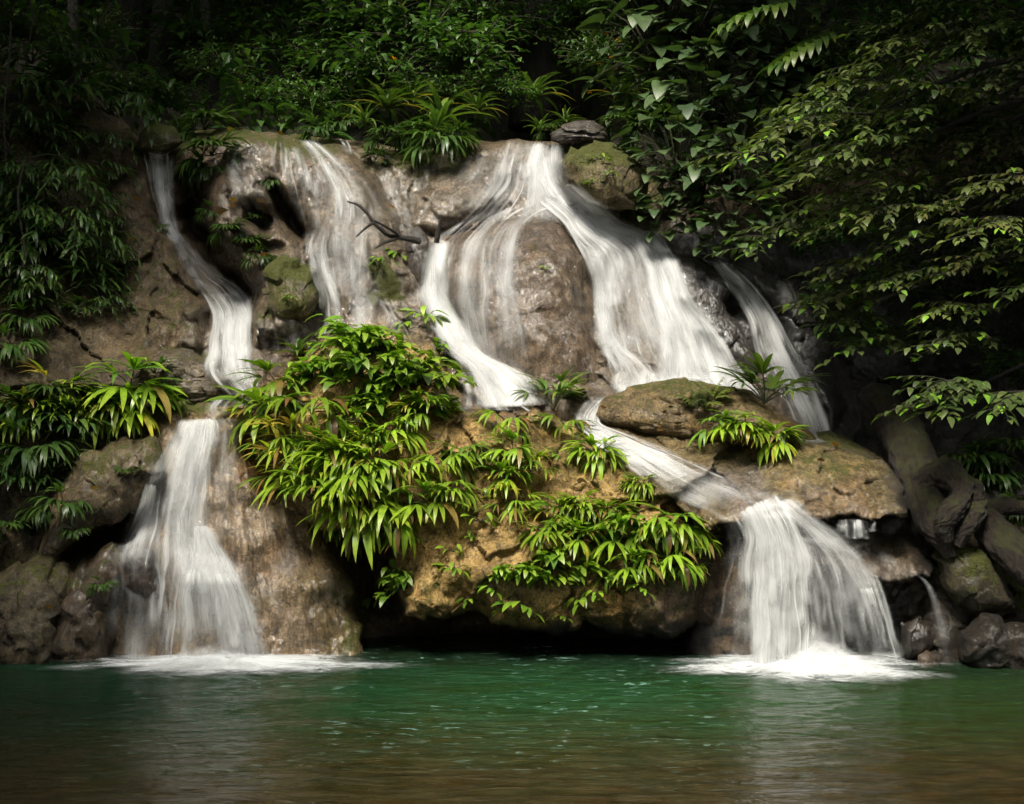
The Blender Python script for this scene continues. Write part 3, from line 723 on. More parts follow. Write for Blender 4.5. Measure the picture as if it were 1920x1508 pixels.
fall_thing('waterfall', 300, 400, 'narrow white stream twisting down the cleft at the upper left',
           [([(264, 282, 322, 286, .75), (276, 330, 324, 335, .85), (292, 380, 324, 385, .75), (308, 430, 332, 435, .6), (330, 475, 358, 465, .5), (358, 525, 402, 510, .5), (374, 550, 448, 540, .7), (396, 590, 468, 578, .85), (390, 640, 466, 640, .9), (382, 685, 470, 695, .9), (420, 735, 495, 740, .85)], dict(off=0.10, film=0.75)),
            ([(378, 548, 436, 548, .6), (398, 590, 462, 585, .9), (394, 650, 462, 650, .95), (388, 700, 478, 705, .9), (425, 742, 500, 742, .85)], dict(off=0.14, name='strand', film=0.8))])
fall_thing('waterfall', 380, 1000, 'tall left fall spreading from a narrow lip into a wide skirt on the pool',
           [([(338, 786, 402, 784, .8), (306, 850, 394, 850, .62), (276, 915, 388, 920, .48), (248, 980, 388, 990, .48), (216, 1040, 424, 1045, .55), (206, 1100, 458, 1110, .5), (200, 1170, 484, 1170, .48), (194, 1243, 508, 1243, .52)], dict(fall=(1055, 13.95, 13.85, 1240), film=0.45, fade=(0.05, 0.01), threads=0.9)),
            ([(345, 786, 398, 784, .8), (322, 850, 388, 850, .6), (312, 920, 372, 920, .48), (300, 980, 362, 990, .55), (292, 1040, 380, 1040, .85), (286, 1110, 368, 1110, .9), (282, 1180, 355, 1180, .9), (276, 1243, 352, 1243, .9)], dict(fall=(1060, 13.92, 13.84, 1240), name='strand', film=0.6, off=0.09, fade=(0.05, 0.01))),
            ([(270, 905, 302, 910, .8), (258, 950, 300, 950, .8), (238, 1000, 296, 1000, .75), (220, 1040, 284, 1050, .5), (212, 1090, 280, 1095, .25)], dict(name='strand', off=0.1, film=0.5)),
            ([(366, 985, 388, 985, .7), (364, 1030, 414, 1030, .85), (348, 1070, 444, 1080, .95), (338, 1110, 466, 1125, .8), (340, 1180, 488, 1180, .62), (335, 1243, 506, 1243, .68)], dict(fall=(1070, 13.85, 13.8, 1240), name='strand', film=0.6, off=0.1, fade=(0.05, 0.01))),
            ([(385, 1000, 424, 1040, .5), (405, 1060, 452, 1090, .8), (424, 1120, 474, 1130, .9), (434, 1180, 492, 1180, .92), (440, 1243, 508, 1243, .95)], dict(fall=(1070, 13.82, 13.78, 1240), name='strand', film=0.75, off=0.1, fade=(0.1, 0.01))),
            ([(400, 742, 490, 738, .75), (372, 768, 474, 765, .6), (395, 795, 474, 788, .6), (398, 840, 455, 830, .42), (398, 900, 445, 890, .26), (400, 990, 470, 980, .18), (430, 1080, 520, 1060, .12)], dict(name='film', off=0.05, film=0.6))])
fall_thing('waterfall', 640, 450, 'thin branching cascade over grey rock left of the dead branch',
           [([(562, 262, 592, 262, .55), (588, 300, 640, 300, .48), (600, 350, 690, 350, .43), (594, 400, 712, 400, .42), (580, 450, 712, 450, .42), (584, 500, 706, 500, .42), (594, 550, 706, 550, .44), (588, 600, 712, 600, .46), (580, 636, 715, 636, .48)], dict(film=0.42, threads=0.8)),
            ([(430, 265, 540, 262, .5), (425, 320, 545, 320, .42), (440, 370, 560, 370, .36), (470, 420, 580, 430, .2)], dict(name='film', film=0.35, threads=0.5)),
            ([(530, 275, 575, 272, .5), (530, 330, 600, 330, .55), (550, 390, 600, 390, .5), (570, 430, 600, 430, .4)], dict(name='film', film=0.4, threads=0.9)),
            ([(700, 330, 745, 340, .4), (725, 400, 775, 405, .42), (740, 450, 780, 450, .3)], dict(name='film', film=0.4, threads=0.6)),
            ([(480, 600, 590, 596, .4), (490, 630, 590, 632, .45), (500, 660, 580, 660, .3)], dict(name='film', film=0.4, threads=0.5)),
            ([(690, 560, 760, 560, .45), (710, 600, 780, 600, .45), (740, 650, 800, 650, .3)], dict(name='film', film=0.4, threads=0.6)),
            ([(600, 418, 625, 414, .4), (580, 465, 612, 465, .75), (588, 520, 620, 520, .9), (602, 560, 634, 560, .85), (594, 628, 652, 628, .85)], dict(name='strand', film=0.6)),
            ([(600, 300, 622, 298, .5), (628, 350, 652, 350, .7), (636, 400, 660, 400, .75), (630, 450, 656, 450, .6), (636, 520, 662, 520, .6), (644, 590, 674, 590, .4)], dict(name='strand', film=0.5))])
fall_thing('waterfall', 640, 272, 'short dribble on the lip left of the hanging plants',
           [([(630, 258, 650, 262, .6), (640, 272, 656, 276, .6), (645, 290, 658, 292, .4)], dict(film=0.4))])
fall_thing('waterfall', 1000, 320, 'uppermost curtain of water beside the round mossy boulder',
           [([(958, 262, 1048, 268, .55), (944, 305, 1050, 308, .72), (928, 345, 1066, 352, .66), (880, 395, 1086, 392, .55), (850, 420, 1090, 420, .35)], dict(fade=(0.12, 0.2), film=0.6)),
            ([(1040, 280, 1056, 282, .5), (1036, 320, 1054, 320, .7), (1040, 350, 1062, 350, .8)], dict(name='strand', off=0.08, film=0.5)),
            ([(850, 290, 960, 272, .4), (830, 330, 950, 320, .42), (790, 380, 920, 375, .42), (780, 430, 860, 420, .35)], dict(name='film', film=0.45, threads=0.6)),
            ([(1000, 290, 1045, 290, .5), (1006, 320, 1050, 318, .75), (1016, 352, 1066, 350, .9), (1045, 394, 1092, 380, .95)], dict(name='strand', off=0.1, fade=(0.1, 0.02), film=0.7))])
fall_thing('waterfall', 1230, 600, 'broad white cascade down the right side of the big dome',
           [([(1006, 375, 1066, 342, .7), (1044, 408, 1096, 372, .95), (1078, 450, 1156, 420, .92), (1096, 490, 1236, 448, .8), (1110, 540, 1256, 502, .58), (1120, 600, 1282, 562, .5), (1130, 650, 1310, 625, .54), (1146, 700, 1356, 685, .66), (1162, 748, 1404, 738, .82)], dict(off=0.12, film=0.55)),
            ([(1172, 430, 1236, 436, .7), (1208, 500, 1266, 488, .9), (1222, 560, 1290, 558, .92), (1232, 620, 1335, 618, .85), (1232, 690, 1372, 690, .85), (1226, 748, 1400, 745, .92)], dict(name='strand', off=0.17, bulge=0.12, film=0.68)),
            ([(1108, 470, 1150, 460, .5), (1116, 560, 1146, 560, .7), (1126, 640, 1164, 640, .75), (1146, 690, 1220, 690, .95), (1158, 742, 1270, 740, 1.0)], dict(name='strand', off=0.14, film=0.7)),
            ([(1288, 580, 1316, 590, .6), (1312, 640, 1356, 636, .7), (1330, 700, 1402, 704, .7), (1340, 750, 1436, 752, .7)], dict(name='strand', off=0.16, film=0.6)),
            ([(1160, 690, 1380, 690, .4), (1152, 720, 1405, 722, .9), (1152, 752, 1425, 754, .95)], dict(name='churn', off=0.2, film=0.8, fade=(0.3, 0.02)))])
fall_thing('waterfall', 860, 600, 'thin veil sliding down the left flank of the big dome to a white chute',
           [([(890, 392, 1040, 386, .62), (842, 428, 1000, 408, .53), (802, 468, 975, 448, .49), (794, 530, 966, 522, .46), (800, 585, 968, 600, .44), (828, 645, 972, 665, .42), (860, 690, 990, 705, .36)], dict(off=0.11, film=0.58, threads=0.9)),
            ([(806, 452, 842, 450, .75), (796, 500, 832, 500, .8), (793, 550, 836, 560, .88), (812, 602, 862, 612, .95), (838, 650, 896, 660, 1.0), (866, 685, 952, 690, 1.0), (884, 725, 984, 715, .95), (890, 768, 1020, 760, .9)], dict(name='strand', off=0.11, bulge=0.10, film=0.8)),
            ([(930, 480, 968, 470, .3), (938, 560, 966, 560, .5), (945, 620, 980, 620, .45), (950, 690, 990, 690, .35)], dict(name='strand', off=0.09, film=0.3)),
            ([(850, 690, 900, 700, .3), (870, 730, 960, 740, .6), (860, 770, 1010, 772, .7)], dict(name='churn', off=0.08, film=0.6))])
fall_thing('waterfall', 1450, 650, 'slim side fall running down the dark rock at the far right',
           [([(1325, 484, 1362, 490, .55), (1366, 545, 1414, 538, .75), (1394, 592, 1450, 588, .8), (1408, 650, 1486, 650, .72), (1430, 710, 1516, 710, .75), (1476, 770, 1540, 770, .88), (1494, 832, 1558, 832, .9)], dict(off=0.14, bulge=0.1, film=0.65)),
            ([(1255, 470, 1300, 462, .35), (1300, 482, 1350, 474, .4), (1345, 500, 1372, 492, .4)], dict(name='film')),
            ([(1420, 480, 1450, 485, .3), (1460, 540, 1490, 540, .4), (1490, 600, 1510, 600, .2)], dict(name='film', off=0.1))])
fall_thing('waterfall', 1250, 880, 'shallow stream slanting across the middle ledge to the right fall',
           [([(1105, 742, 1165, 740, .5), (1080, 785, 1128, 790, .8), (1112, 826, 1182, 815, .9), (1185, 878, 1268, 848, .72), (1255, 926, 1360, 888, .55), (1318, 962, 1445, 922, .52), (1355, 985, 1475, 938, .65)], dict(off=0.06, film=0.55, wide=1.15)),
            ([(1088, 800, 1126, 800, .7), (1125, 832, 1172, 822, .95), (1185, 870, 1235, 855, .8), (1240, 908, 1295, 890, .5)], dict(name='strand', off=0.08, film=0.7)),
            ([(1340, 880, 1420, 870, .12), (1440, 930, 1500, 905, .2), (1560, 965, 1640, 950, .2)], dict(name='film', off=0.03))])
fall_thing('waterfall', 1500, 1100, 'wide right fall dropping free from the ledge into a foaming pool',
           [([(1362, 966, 1482, 932, .62), (1382, 1010, 1560, 992, .56), (1374, 1060, 1632, 1066, .42), (1354, 1120, 1660, 1120, .36), (1336, 1180, 1678, 1182, .33), (1318, 1250, 1694, 1250, .33)], dict(fall=(950, 13.74, 13.58, 1245), film=0.45, threads=0.7, fade=(0.04, 0.01))),
            ([(1390, 955, 1462, 924, .8), (1408, 1010, 1504, 1000, .88), (1402, 1060, 1522, 1060, .9), (1398, 1130, 1526, 1130, .85), (1394, 1250, 1532, 1250, .85)], dict(fall=(945, 13.68, 13.5, 1245), name='strand', film=0.95, threads=1.3, fade=(0.06, 0.01))),
            ([(1480, 985, 1560, 1002, .55), (1508, 1040, 1620, 1050, .55), (1520, 1100, 1650, 1110, .5), (1524, 1170, 1672, 1180, .42), (1524, 1250, 1690, 1250, .42)], dict(fall=(1010, 13.72, 13.58, 1245), name='strand', film=0.4, fade=(0.06, 0.01))),
            ([(1592, 1056, 1644, 1078, .5), (1618, 1110, 1660, 1122, .7), (1638, 1170, 1674, 1180, .6), (1652, 1250, 1692, 1250, .6)], dict(fall=(1085, 13.6, 13.55, 1245), name='strand', film=0.5, fade=(0.06, 0.01)))])
fall_thing('waterfall', 1608, 990, 'tiny comb of drips under the ledge right of the right fall',
           [([(1574, 972, 1642, 974, .75), (1576, 992, 1642, 994, .7), (1576, 1012, 1644, 1012, .8)], dict(fall=(965, 13.7, 13.7, 1010), film=0.6, threads=0.6)),
            ([(1572, 1008, 1646, 1010, .4), (1584, 1040, 1680, 1042, .36), (1610, 1076, 1720, 1080, .25)], dict(name='film', off=0.04, film=0.5))])
fall_thing('waterfall', 1760, 1160, 'faint hair-thin trickle down the dark recess right of the right fall',
           [([(1690, 1060, 1715, 1070, .35), (1725, 1090, 1748, 1100, .4), (1748, 1150, 1768, 1150, .34), (1765, 1246, 1788, 1246, .34)], dict(fall=(1080, 13.7, 13.68, 1245), film=0.5, threads=0.4))])


def mist_material():
    T = NT('spray_mist')
    pos = T.n('NewGeometry').outputs['Position']; dens = T.attr('dens')
    n1 = T.noise(T.scaled(pos, (3.2, 3.2, 2.0)), 1.5, 4, 0.6, 0.8)
    a = T.math('MULTIPLY', dens, T.rng(n1, 0.30, 0.66, 0.25, 1.25), clamp=True)
    d = T.n('BsdfDiffuse', {'Color': (0.8, 0.81, 0.81, 1)}); t = T.n('BsdfTranslucent', {'Color': (0.8, 0.81, 0.81, 1)})
    sh = T.n('MixShader', {0: 0.5, 1: d.outputs[0], 2: t.outputs[0]})
    return T.done(T.n('MixShader', {0: a, 1: T.n('BsdfTransparent').outputs[0], 2: sh.outputs[0]}).outputs[0])


M_MIST = mist_material()
for px, Y, r, lab in ((1545, 13.40, (0.80, 0.40, 0.40), 'soft white splash thrown up at the foot of the right fall'), (400, 13.62, (1.10, 0.36, 0.17), 'low white splash along the foot of the left fall')):
    x0 = (px - HX) / F * Y; VV, FF, DD = [], [], []
    for k in range(5):
        n_, m_ = 26, 60
        q = np.linspace(-1, 1, m_)[None]; t = np.linspace(0, 1, n_)[:, None]
        hh = r[2] * (0.40 + 0.16 * k) * np.exp(-(q / 0.55) ** 2) * (1 + 0.35 * fbm(q * 3 + k * 3.1, t * 1.5, 1.7, 3))
        X = x0 + r[0] * (1 - 0.35 * t) * q + 0.06 * fbm(q * 2 + k, t * 2, 4.4, 2); Yv = Y + 0.10 * (k - 2) - r[1] * (1 - q * q) * (1 - t) ** 1.6 + 0.12 * t
        Z = 0.02 + hh * t
        VV.append(np.stack([X + 0 * t, Yv, Z + 0 * q], -1).reshape(-1, 3)); FF.append(grid_faces(n_, m_) + k * n_ * m_)
        DD.append((0.62 * (1 - t) ** 1.1 * sstep(0, 0.6, 1 - np.abs(q)) * sstep(0, 0.12, t)).ravel())
    o = mesh('spray', np.concatenate(VV), np.concatenate(FF), M_MIST, attrs={'dens': np.concatenate(DD)}); tag(o, lab, 'spray', kind='stuff')

# the pool
xs = np.arange(-9, 9.01, 0.035); ys = np.concatenate([np.arange(1.0, 7.5, 0.12), np.arange(7.5, 16.2, 0.035)])
wx, wy = np.meshgrid(xs, ys)
calm = sstep(6.0, 13.0, wy) * 0.7 + 0.3
wz = calm * (0.018 * fbm(wx * 1.4, wy * 3.0, 0.4, 3) + 0.008 * fbm(wx * 4.5, wy * 10, 2.4, 2))
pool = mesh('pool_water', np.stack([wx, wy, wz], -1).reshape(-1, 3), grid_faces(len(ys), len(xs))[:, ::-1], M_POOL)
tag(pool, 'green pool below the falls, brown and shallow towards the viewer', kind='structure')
for cx, cy, rx, ry, lab in ((-2.72, 13.65, 1.95, 1.05, 'white foam spreading on the pool below the left fall'), (2.82, 13.45, 1.75, 1.15, 'white foam spreading on the pool below the right fall')):
    a = np.linspace(0, 2 * np.pi, 120, endpoint=False)[None]; r = np.linspace(0.02, 1, 50)[:, None]
    lob = 1 + 0.30 * fbm(2.2 * np.cos(a) + cx, 2.2 * np.sin(a), 0.7, 4); X = cx + rx * lob * r * np.cos(a); Yv = cy + ry * lob * r * np.sin(a)
    Z = 0.016 + calm.mean() * 0 + (0.018 * fbm(X * 1.4, Yv * 3.0, 0.4, 3) + 0.008 * fbm(X * 4.5, Yv * 10, 2.4, 2)) + 0.05 * (1 - r) ** 2 * (1 + 0.4 * fbm(X * 4, Yv * 4, 1.1, 2))
    o = mesh('foam', np.stack([X, Yv, Z], -1).reshape(-1, 3), grid_faces(50, 120, True), M_FOAM, attrs={'dens': ((1 - r) ** 1.1 * (1.0 + 0.25 * fbm(3 * np.cos(a) + cx, 3 * np.sin(a), 2 * r, 3))).ravel()})
    tag(o, lab, 'foam', kind='stuff')
# ------------------------------------------------------------------ plants: leaf builder
PROF = {'lance': lambda t: np.sin(np.pi * np.clip(t, 0, 1) ** 0.8) ** 0.9, 'ovate': lambda t: np.sin(np.pi * np.clip(t, 0, 1) ** 0.62) ** 0.85,
        'strap': lambda t: np.clip(4 * t + 0.35, 0, 1) * np.clip(2.2 * (1 - t), 0, 1) ** 0.75, 'heart': lambda t: np.sin(np.pi * np.clip(t * 0.96 + 0.04, 0, 1) ** 0.45) ** 0.8}


class Leaves:
    def __init__(self):
        self.V, self.F, self.A, self.n = [], [], [], 0

    def blades(self, org, az, el, L, Wd, droop, tone, shape='lance', nseg=5, fold=0.18, roll=None, tip=0.0):
        org = np.atleast_2d(np.asarray(org, float)); N = len(org)
        b = lambda q: np.broadcast_to(np.asarray(q, float), (N,))
        az, el, L, Wd, droop, tone, tip = map(b, (az, el, L, Wd, droop, tone, tip)); roll = b(0.0 if roll is None else roll)
        t = np.linspace(0, 1, nseg + 1)
        ang = el[:, None] - droop[:, None] * t[None]
        am = 0.5 * (ang[:, 1:] + ang[:, :-1]); ds = (L / nseg)[:, None]
        r = np.concatenate([np.zeros((N, 1)), np.cumsum(np.cos(am) * ds, 1)], 1); z = np.concatenate([np.zeros((N, 1)), np.cumsum(np.sin(am) * ds, 1)], 1)
        ca, sa = np.cos(az)[:, None], np.sin(az)[:, None]
        mid = org[:, None, :] + np.stack([r * ca, r * sa, z], -1)
        nrm = np.stack([-np.sin(ang) * ca, -np.sin(ang) * sa, np.cos(ang)], -1)
        side = np.stack([-sa + 0 * r, ca + 0 * r, 0 * r], -1)
        cr, sr = np.cos(roll)[:, None, None], np.sin(roll)[:, None, None]
        side, nrm = side * cr + nrm * sr, nrm * cr - side * sr
        w = (PROF[shape](t)[None] * Wd[:, None] * 0.5)[..., None]
        P = np.stack([mid - side * w + nrm * w * fold, mid, mid + side * w + nrm * w * fold], 2)      # N, seg, 3, xyz
        k = (nseg + 1) * 3
        base = self.n + np.arange(N)[:, None, None] * k
        s_ = np.arange(nseg)[None, :, None] * 3; c = np.arange(2)[None, None, :]
        a = base + s_ + c
        self.F.append(np.stack([a, a + 1, a + 4, a + 3], -1).reshape(-1, 4))
        self.V.append(P.reshape(-1, 3))
        al = np.broadcast_to(t[None, :, None], (N, nseg + 1, 3)); md = np.broadcast_to(np.array([1.0, 0, 1.0])[None, None], (N, nseg + 1, 3))
        self.A.append(np.stack([np.broadcast_to(tone[:, None, None], al.shape), al, md, np.broadcast_to(tip[:, None, None], al.shape)], -1).reshape(-1, 4))
        self.n += N * k
        return mid

    def build(self, name, mat, parent=None):
        A = np.concatenate(self.A)
        return mesh(name, np.concatenate(self.V), np.concatenate(self.F), mat, parent, attrs={'tone': A[:, 0], 'along': A[:, 1], 'mid': A[:, 2], 'tip': A[:, 3]})


class Tubes:
    def __init__(self):
        self.V, self.F, self.n = [], [], 0

    def add(self, pts, rad, sides=5, rough=0.0):
        pts = np.asarray(pts, float); n = len(pts); rad = np.broadcast_to(np.asarray(rad, float), (n,))
        tg = np.gradient(pts, axis=0); tg /= np.linalg.norm(tg, axis=1, keepdims=True) + 1e-9
        up = np.array([0.13, 0.21, 0.97]) if abs(tg[:, 2].mean()) < 0.8 else np.array([1.0, 0.1, 0.05])
        s1 = np.cross(tg, up); s1 /= np.linalg.norm(s1, axis=1, keepdims=True) + 1e-9; s2 = np.cross(tg, s1)
        a = np.linspace(0, 2 * np.pi, sides, endpoint=False)
        ring = pts[:, None] + rad[:, None, None] * (np.cos(a)[None, :, None] * s1[:, None] + np.sin(a)[None, :, None] * s2[:, None])
        if rough:
            dv = ring - pts[:, None]
            ring = ring + dv * (rough * (0.8 * fbm(ring[..., 0] * 4, ring[..., 1] * 4, ring[..., 2] * 4, 4) + 0.5 * ridge(np.cos(a)[None] * 2.6 + 0 * ring[..., 0], np.sin(a)[None] * 2.6, np.arange(n)[:, None] * 0.05, 3) + 0.3 * fbm(ring[..., 0] * 16, ring[..., 1] * 16, ring[..., 2] * 16, 3)))[..., None]
        self.V.append(ring.reshape(-1, 3)); self.F.append(grid_faces(n, sides, True) + self.n); self.n += n * sides
        for e in (0, n - 1):      # close the ends
            c = self.n; self.V.append(pts[e:e + 1]); self.n += 1
            b0 = self.n - 1 - n * sides + e * sides if e == 0 else self.n - 1 - 1 - sides
            q = np.arange(sides)
            self.F.append(np.stack([b0 + q, b0 + (q + 1) % sides, np.full(sides, c), np.full(sides, c)], -1))

    def build(self, name, mat, parent=None):
        F = np.concatenate(self.F); tri = F[:, 2] == F[:, 3]
        fs = [tuple(f) for f in F[~tri]] + [tuple(f[:3]) for f in F[tri]]
        return mesh(name, np.concatenate(self.V), fs, mat, parent)


def bend(org, az, el, L, droop, n=6):
    t = np.linspace(0, 1, n + 1); am = el - droop * (t[1:] + t[:-1]) / 2; ds = L / n
    r = np.r_[0, np.cumsum(np.cos(am) * ds)]; z = np.r_[0, np.cumsum(np.sin(am) * ds)]
    return np.asarray(org) + np.stack([r * math.cos(az), r * math.sin(az), z], -1), el - droop


R = np.random.default_rng(5)
U = R.uniform
OUT = -math.pi / 2        # towards the viewer: plants on the rock grow out of it


def p_fan(n=10, full=False, up=0.0, yellow=0.12):
    lv, tb = Leaves(), Tubes(); fl, fw_, fd, base_t = U(0.85, 1.15), U(0.68, 1.15), U(0.7, 1.25), U(-0.12, 0.22)
    for i in range(n):
        az = U(0, 2 * math.pi) if full else OUT + (-1.9 + 3.8 * (i + U(0.1, 0.9)) / n)
        el = min(1.5, U(0.25, 1.25) + up); P = U(0.2, 0.42) + 0.25 * up
        pts, e2 = bend((0, 0, 0), az, el, P, U(0.5, 0.9)); tb.add(pts, np.linspace(0.014, 0.009, len(pts)), 4)
        k = int(R.integers(6, 10)); off = np.linspace(-1.25, 1.25, k) + U(-0.08, 0.08, k)
        ln = U(0.58, 0.76) * (1 - 0.25 * np.abs(off) / 1.25) * U(0.78, 1.12, k) * fl
        tn = np.clip(base_t + U(0.1, 0.7) + U(-0.15, 0.15, k), 0, 0.88)
        if U() < yellow: tn = np.clip(tn + U(0.1, 0.5), 0, 1)
        org = pts[-1] + np.stack([np.cos(az + off), np.sin(az + off), 0 * off], -1) * 0.012
        lv.blades(org, az + off, e2 + 0.25 - 0.25 * np.abs(off) + U(-0.12, 0.12, k), ln, ln * U(0.13, 0.18, k) * fw_, U(0.6, 1.5, k) * fd, tn, 'lance', 6, 0.22, U(-0.3, 0.3, k), np.where(U(0, 1, k) < yellow * 0.35, U(0.4, 1, k), 0))
    return lv, tb


def p_strap(n=18):
    lv, tb = Leaves(), Tubes()
    az = np.linspace(0, 2 * np.pi * 2.2, n) + U(-0.3, 0.3, n); el = np.linspace(1.45, 0.45, n) + U(-0.15, 0.15, n); L = U(0.75, 1.1, n)
    lv.blades(np.zeros((n, 3)), az, el, L, U(0.085, 0.125, n), U(0.9, 1.8, n), np.clip(U(0.1, 0.85, n) + (U(0, 1, n) < 0.12) * 0.4, 0, 1), 'strap', 8, 0.35)
    tb.add([(0, 0, -0.18), (0, 0, 0.06)], [0.05, 0.035], 7)
    return lv, tb


def p_shrub(n=130, L=0.27, asp=0.46, shape='ovate', yellow=0.15, squash=0.8, face=True, el0=0.2, drp=0.9, shell=0.45, nstem=12):
    lv, tb = Leaves(), Tubes()
    for i in range(nstem):
        az = OUT + U(-2.2, 2.2) if face else U(0, 6.28); el = U(0.1, 1.4)
        reach = U(0.7, 0.95)
        pts, e2 = bend((0, 0, -0.1), az, el, reach, U(0.3, 0.9), 7); pts[:, 2] *= squash
        tb.add(pts, np.linspace(0.016, 0.006, len(pts)), 4)
        k = max(2, n // nstem); t = np.sort(U(shell * 0.6, 1.0, k)); t[-1] = 1
        org = np.stack([np.interp(t, np.linspace(0, 1, len(pts)), pts[:, j]) for j in range(3)], -1) + U(-0.10, 0.10, (k, 3))
        a2 = az + np.where(np.arange(k) % 2, 1, -1) * U(0.3, 1.3, k)
        ln = U(0.7, 1.15, k) * L
        tn = np.clip(U(0.05, 0.85, k) * 0.6 + U(0, 0.35), 0, 0.88); tn = np.where(U(0, 1, k) < yellow * 0.5, tn + 0.12, tn)
        lv.blades(org, a2, el0 + U(-0.5, 0.45, k), ln, ln * asp * U(0.85, 1.15, k), drp * U(0.6, 1.4, k), tn, shape, 5, 0.2, U(-0.5, 0.5, k))
    return lv, tb


def p_bamboo(n=13):
    lv, tb = Leaves(), Tubes()
    for i in range(n):
        az = OUT + U(-1.8, 1.8); el = U(0.4, 1.3); reach = U(0.9, 1.35)
        pts, e2 = bend((0, 0, 0), az, el, reach, U(1.3, 2.2), 9); tb.add(pts, np.linspace(0.014, 0.004, len(pts)), 4)
        k = 15; t = np.linspace(0.3, 1.0, k)
        org = np.stack([np.interp(t, np.linspace(0, 1, len(pts)), pts[:, j]) for j in range(3)], -1)
        a2 = az + np.where(np.arange(k) % 2, 1, -1) * U(0.35, 0.95, k); ln = U(0.24, 0.38, k)
        lv.blades(org, a2, U(-0.6, 0.2, k), ln, ln * U(0.13, 0.18, k), U(0.5, 1.3, k), U(0, 0.85, k), 'lance', 5, 0.2, U(-0.4, 0.4, k))
    return lv, tb


def p_fern(n=10):
    lv, tb = Leaves(), Tubes()
    for i in range(n):
        az = U(0, 6.28); pts, e2 = bend((0, 0, 0), az, U(0.6, 1.4), U(0.75, 1.0), U(0.8, 1.5), 9); tb.add(pts, np.linspace(0.010, 0.003, len(pts)), 4)
        k = 15; t = np.linspace(0.2, 0.98, k); tn = U(0.1, 0.8)
        org = np.stack([np.interp(t, np.linspace(0, 1, len(pts)), pts[:, j]) for j in range(3)], -1)
        for sgn in (-1, 1):
            ln = 0.26 * np.sin(np.pi * (0.12 + 0.86 * t)) ** 0.8 + 0.02
            lv.blades(org, az + sgn * 1.15, U(-0.2, 0.15, k), ln, 0.055, 0.5, np.clip(tn + U(-0.1, 0.1, k), 0, 1), 'lance', 3, 0.1)
    return lv, tb


def p_seedling(n=9):
    lv, tb = Leaves(), Tubes()
    for i in range(n):
        az = OUT + U(-2.0, 2.0); pts, e2 = bend((0, 0, 0), az, U(0.3, 1.3), U(0.25, 0.6), 0.6, 4); tb.add(pts, 0.016, 4)
        ln = U(0.45, 0.65)
        lv.blades(pts[-1:], az + U(-0.3, 0.3), U(-0.3, 0.3), ln, ln * 0.42, U(0.5, 1.1), U(0.2, 0.92), 'ovate', 5, 0.2, U(-0.4, 0.4))
    return lv, tb


def p_heart(n=34):
    lv, tb = Leaves(), Tubes()
    for i in range(n):
        a = U(-1.5, 1.5); z = U(-0.75, 0.8); rr = math.sqrt(max(0.05, 1 - z * z)) * U(0.55, 1.0)
        org = np.array([rr * math.sin(a), -rr * math.cos(a) * 0.8, z])
        tb.add([(0, 0.1, -0.3), org * 0.6 + (0, 0, 0.05), org], [0.012, 0.009, 0.006], 4)
        ln = U(0.26, 0.42)
        lv.blades(org[None], OUT + a * 0.8 + U(-0.5, 0.5), U(-0.55, 0.25), ln, ln * U(0.68, 0.85), U(0.3, 0.8), U(0, 0.88), 'heart', 6, 0.18, U(-0.35, 0.35))
    return lv, tb


# kind: (object name, category, leaf material, label lead, [prototype makers])
KINDS_ = {
    'fan': ('fan_leaf_plant', 'plant', M_FAN, 'drooping fan-leaved plant', [lambda: p_fan(10), lambda: p_fan(13), lambda: p_fan(8, yellow=0.35), lambda: p_fan(11), lambda: p_fan(7, yellow=0.2), lambda: p_fan(12, yellow=0.25), lambda: p_fan(9, up=0.2), lambda: p_fan(6, yellow=0.5)]),
    'dfan': ('fan_leaf_plant', 'plant', M_DARKFAN, 'dark green fan-leaved plant', [lambda: p_fan(11, yellow=0.02), lambda: p_fan(12, yellow=0.02), lambda: p_fan(10, yellow=0.04)]),
    'palm': ('palm_like_plant', 'plant', M_PALM, 'upright palm-like plant', [lambda: p_fan(11, True, 0.55, 0.0), lambda: p_fan(10, True, 0.5, 0.1)]),
    'strap': ('strap_leaf_plant', 'plant', M_STRAP, 'strap-leaved rosette', [lambda: p_strap(18), lambda: p_strap(22), lambda: p_strap(15)]),
    'broad': ('broadleaf_shrub', 'shrub', M_BROAD, 'bright broad-leaved shrub', [lambda: p_shrub(110, 0.46, 0.42), lambda: p_shrub(100, 0.52, 0.40), lambda: p_shrub(130, 0.40, 0.42)]),
    'bush': ('forest_shrub', 'shrub', M_BUSH, 'forest shrub', [lambda: p_shrub(520, 0.155, 0.44, nstem=34, face=False, shell=0.3), lambda: p_shrub(460, 0.18, 0.40, nstem=32, face=False, shell=0.3), lambda: p_shrub(640, 0.125, 0.42, nstem=40, face=False, shell=0.3)]),
    'bamboo': ('bamboo_grass', 'plant', M_DARKFAN, 'dark hanging bamboo grass', [lambda: p_bamboo(13), lambda: p_bamboo(15), lambda: p_bamboo(11)]),
    'fern': ('fern', 'fern', M_FERN, 'feathery yellow-green fern', [lambda: p_fern(10), lambda: p_fern(8)]),
    'seed': ('seedling', 'plant', M_BROAD, 'small seedling with a few leaves', [lambda: p_seedling(9), lambda: p_seedling(7), lambda: p_seedling(11)]),
    'heart': ('heart_leaf_shrub', 'shrub', M_HEART, 'shrub with big heart-shaped leaves', [lambda: p_heart(58), lambda: p_heart(64), lambda: p_heart(50)]),
}
PROTO = {}
for key, (nm, cat, mat, lead, makers) in KINDS_.items():
    PROTO[key] = [[lv, tb, None] for lv, tb in (mk() for mk in makers)]


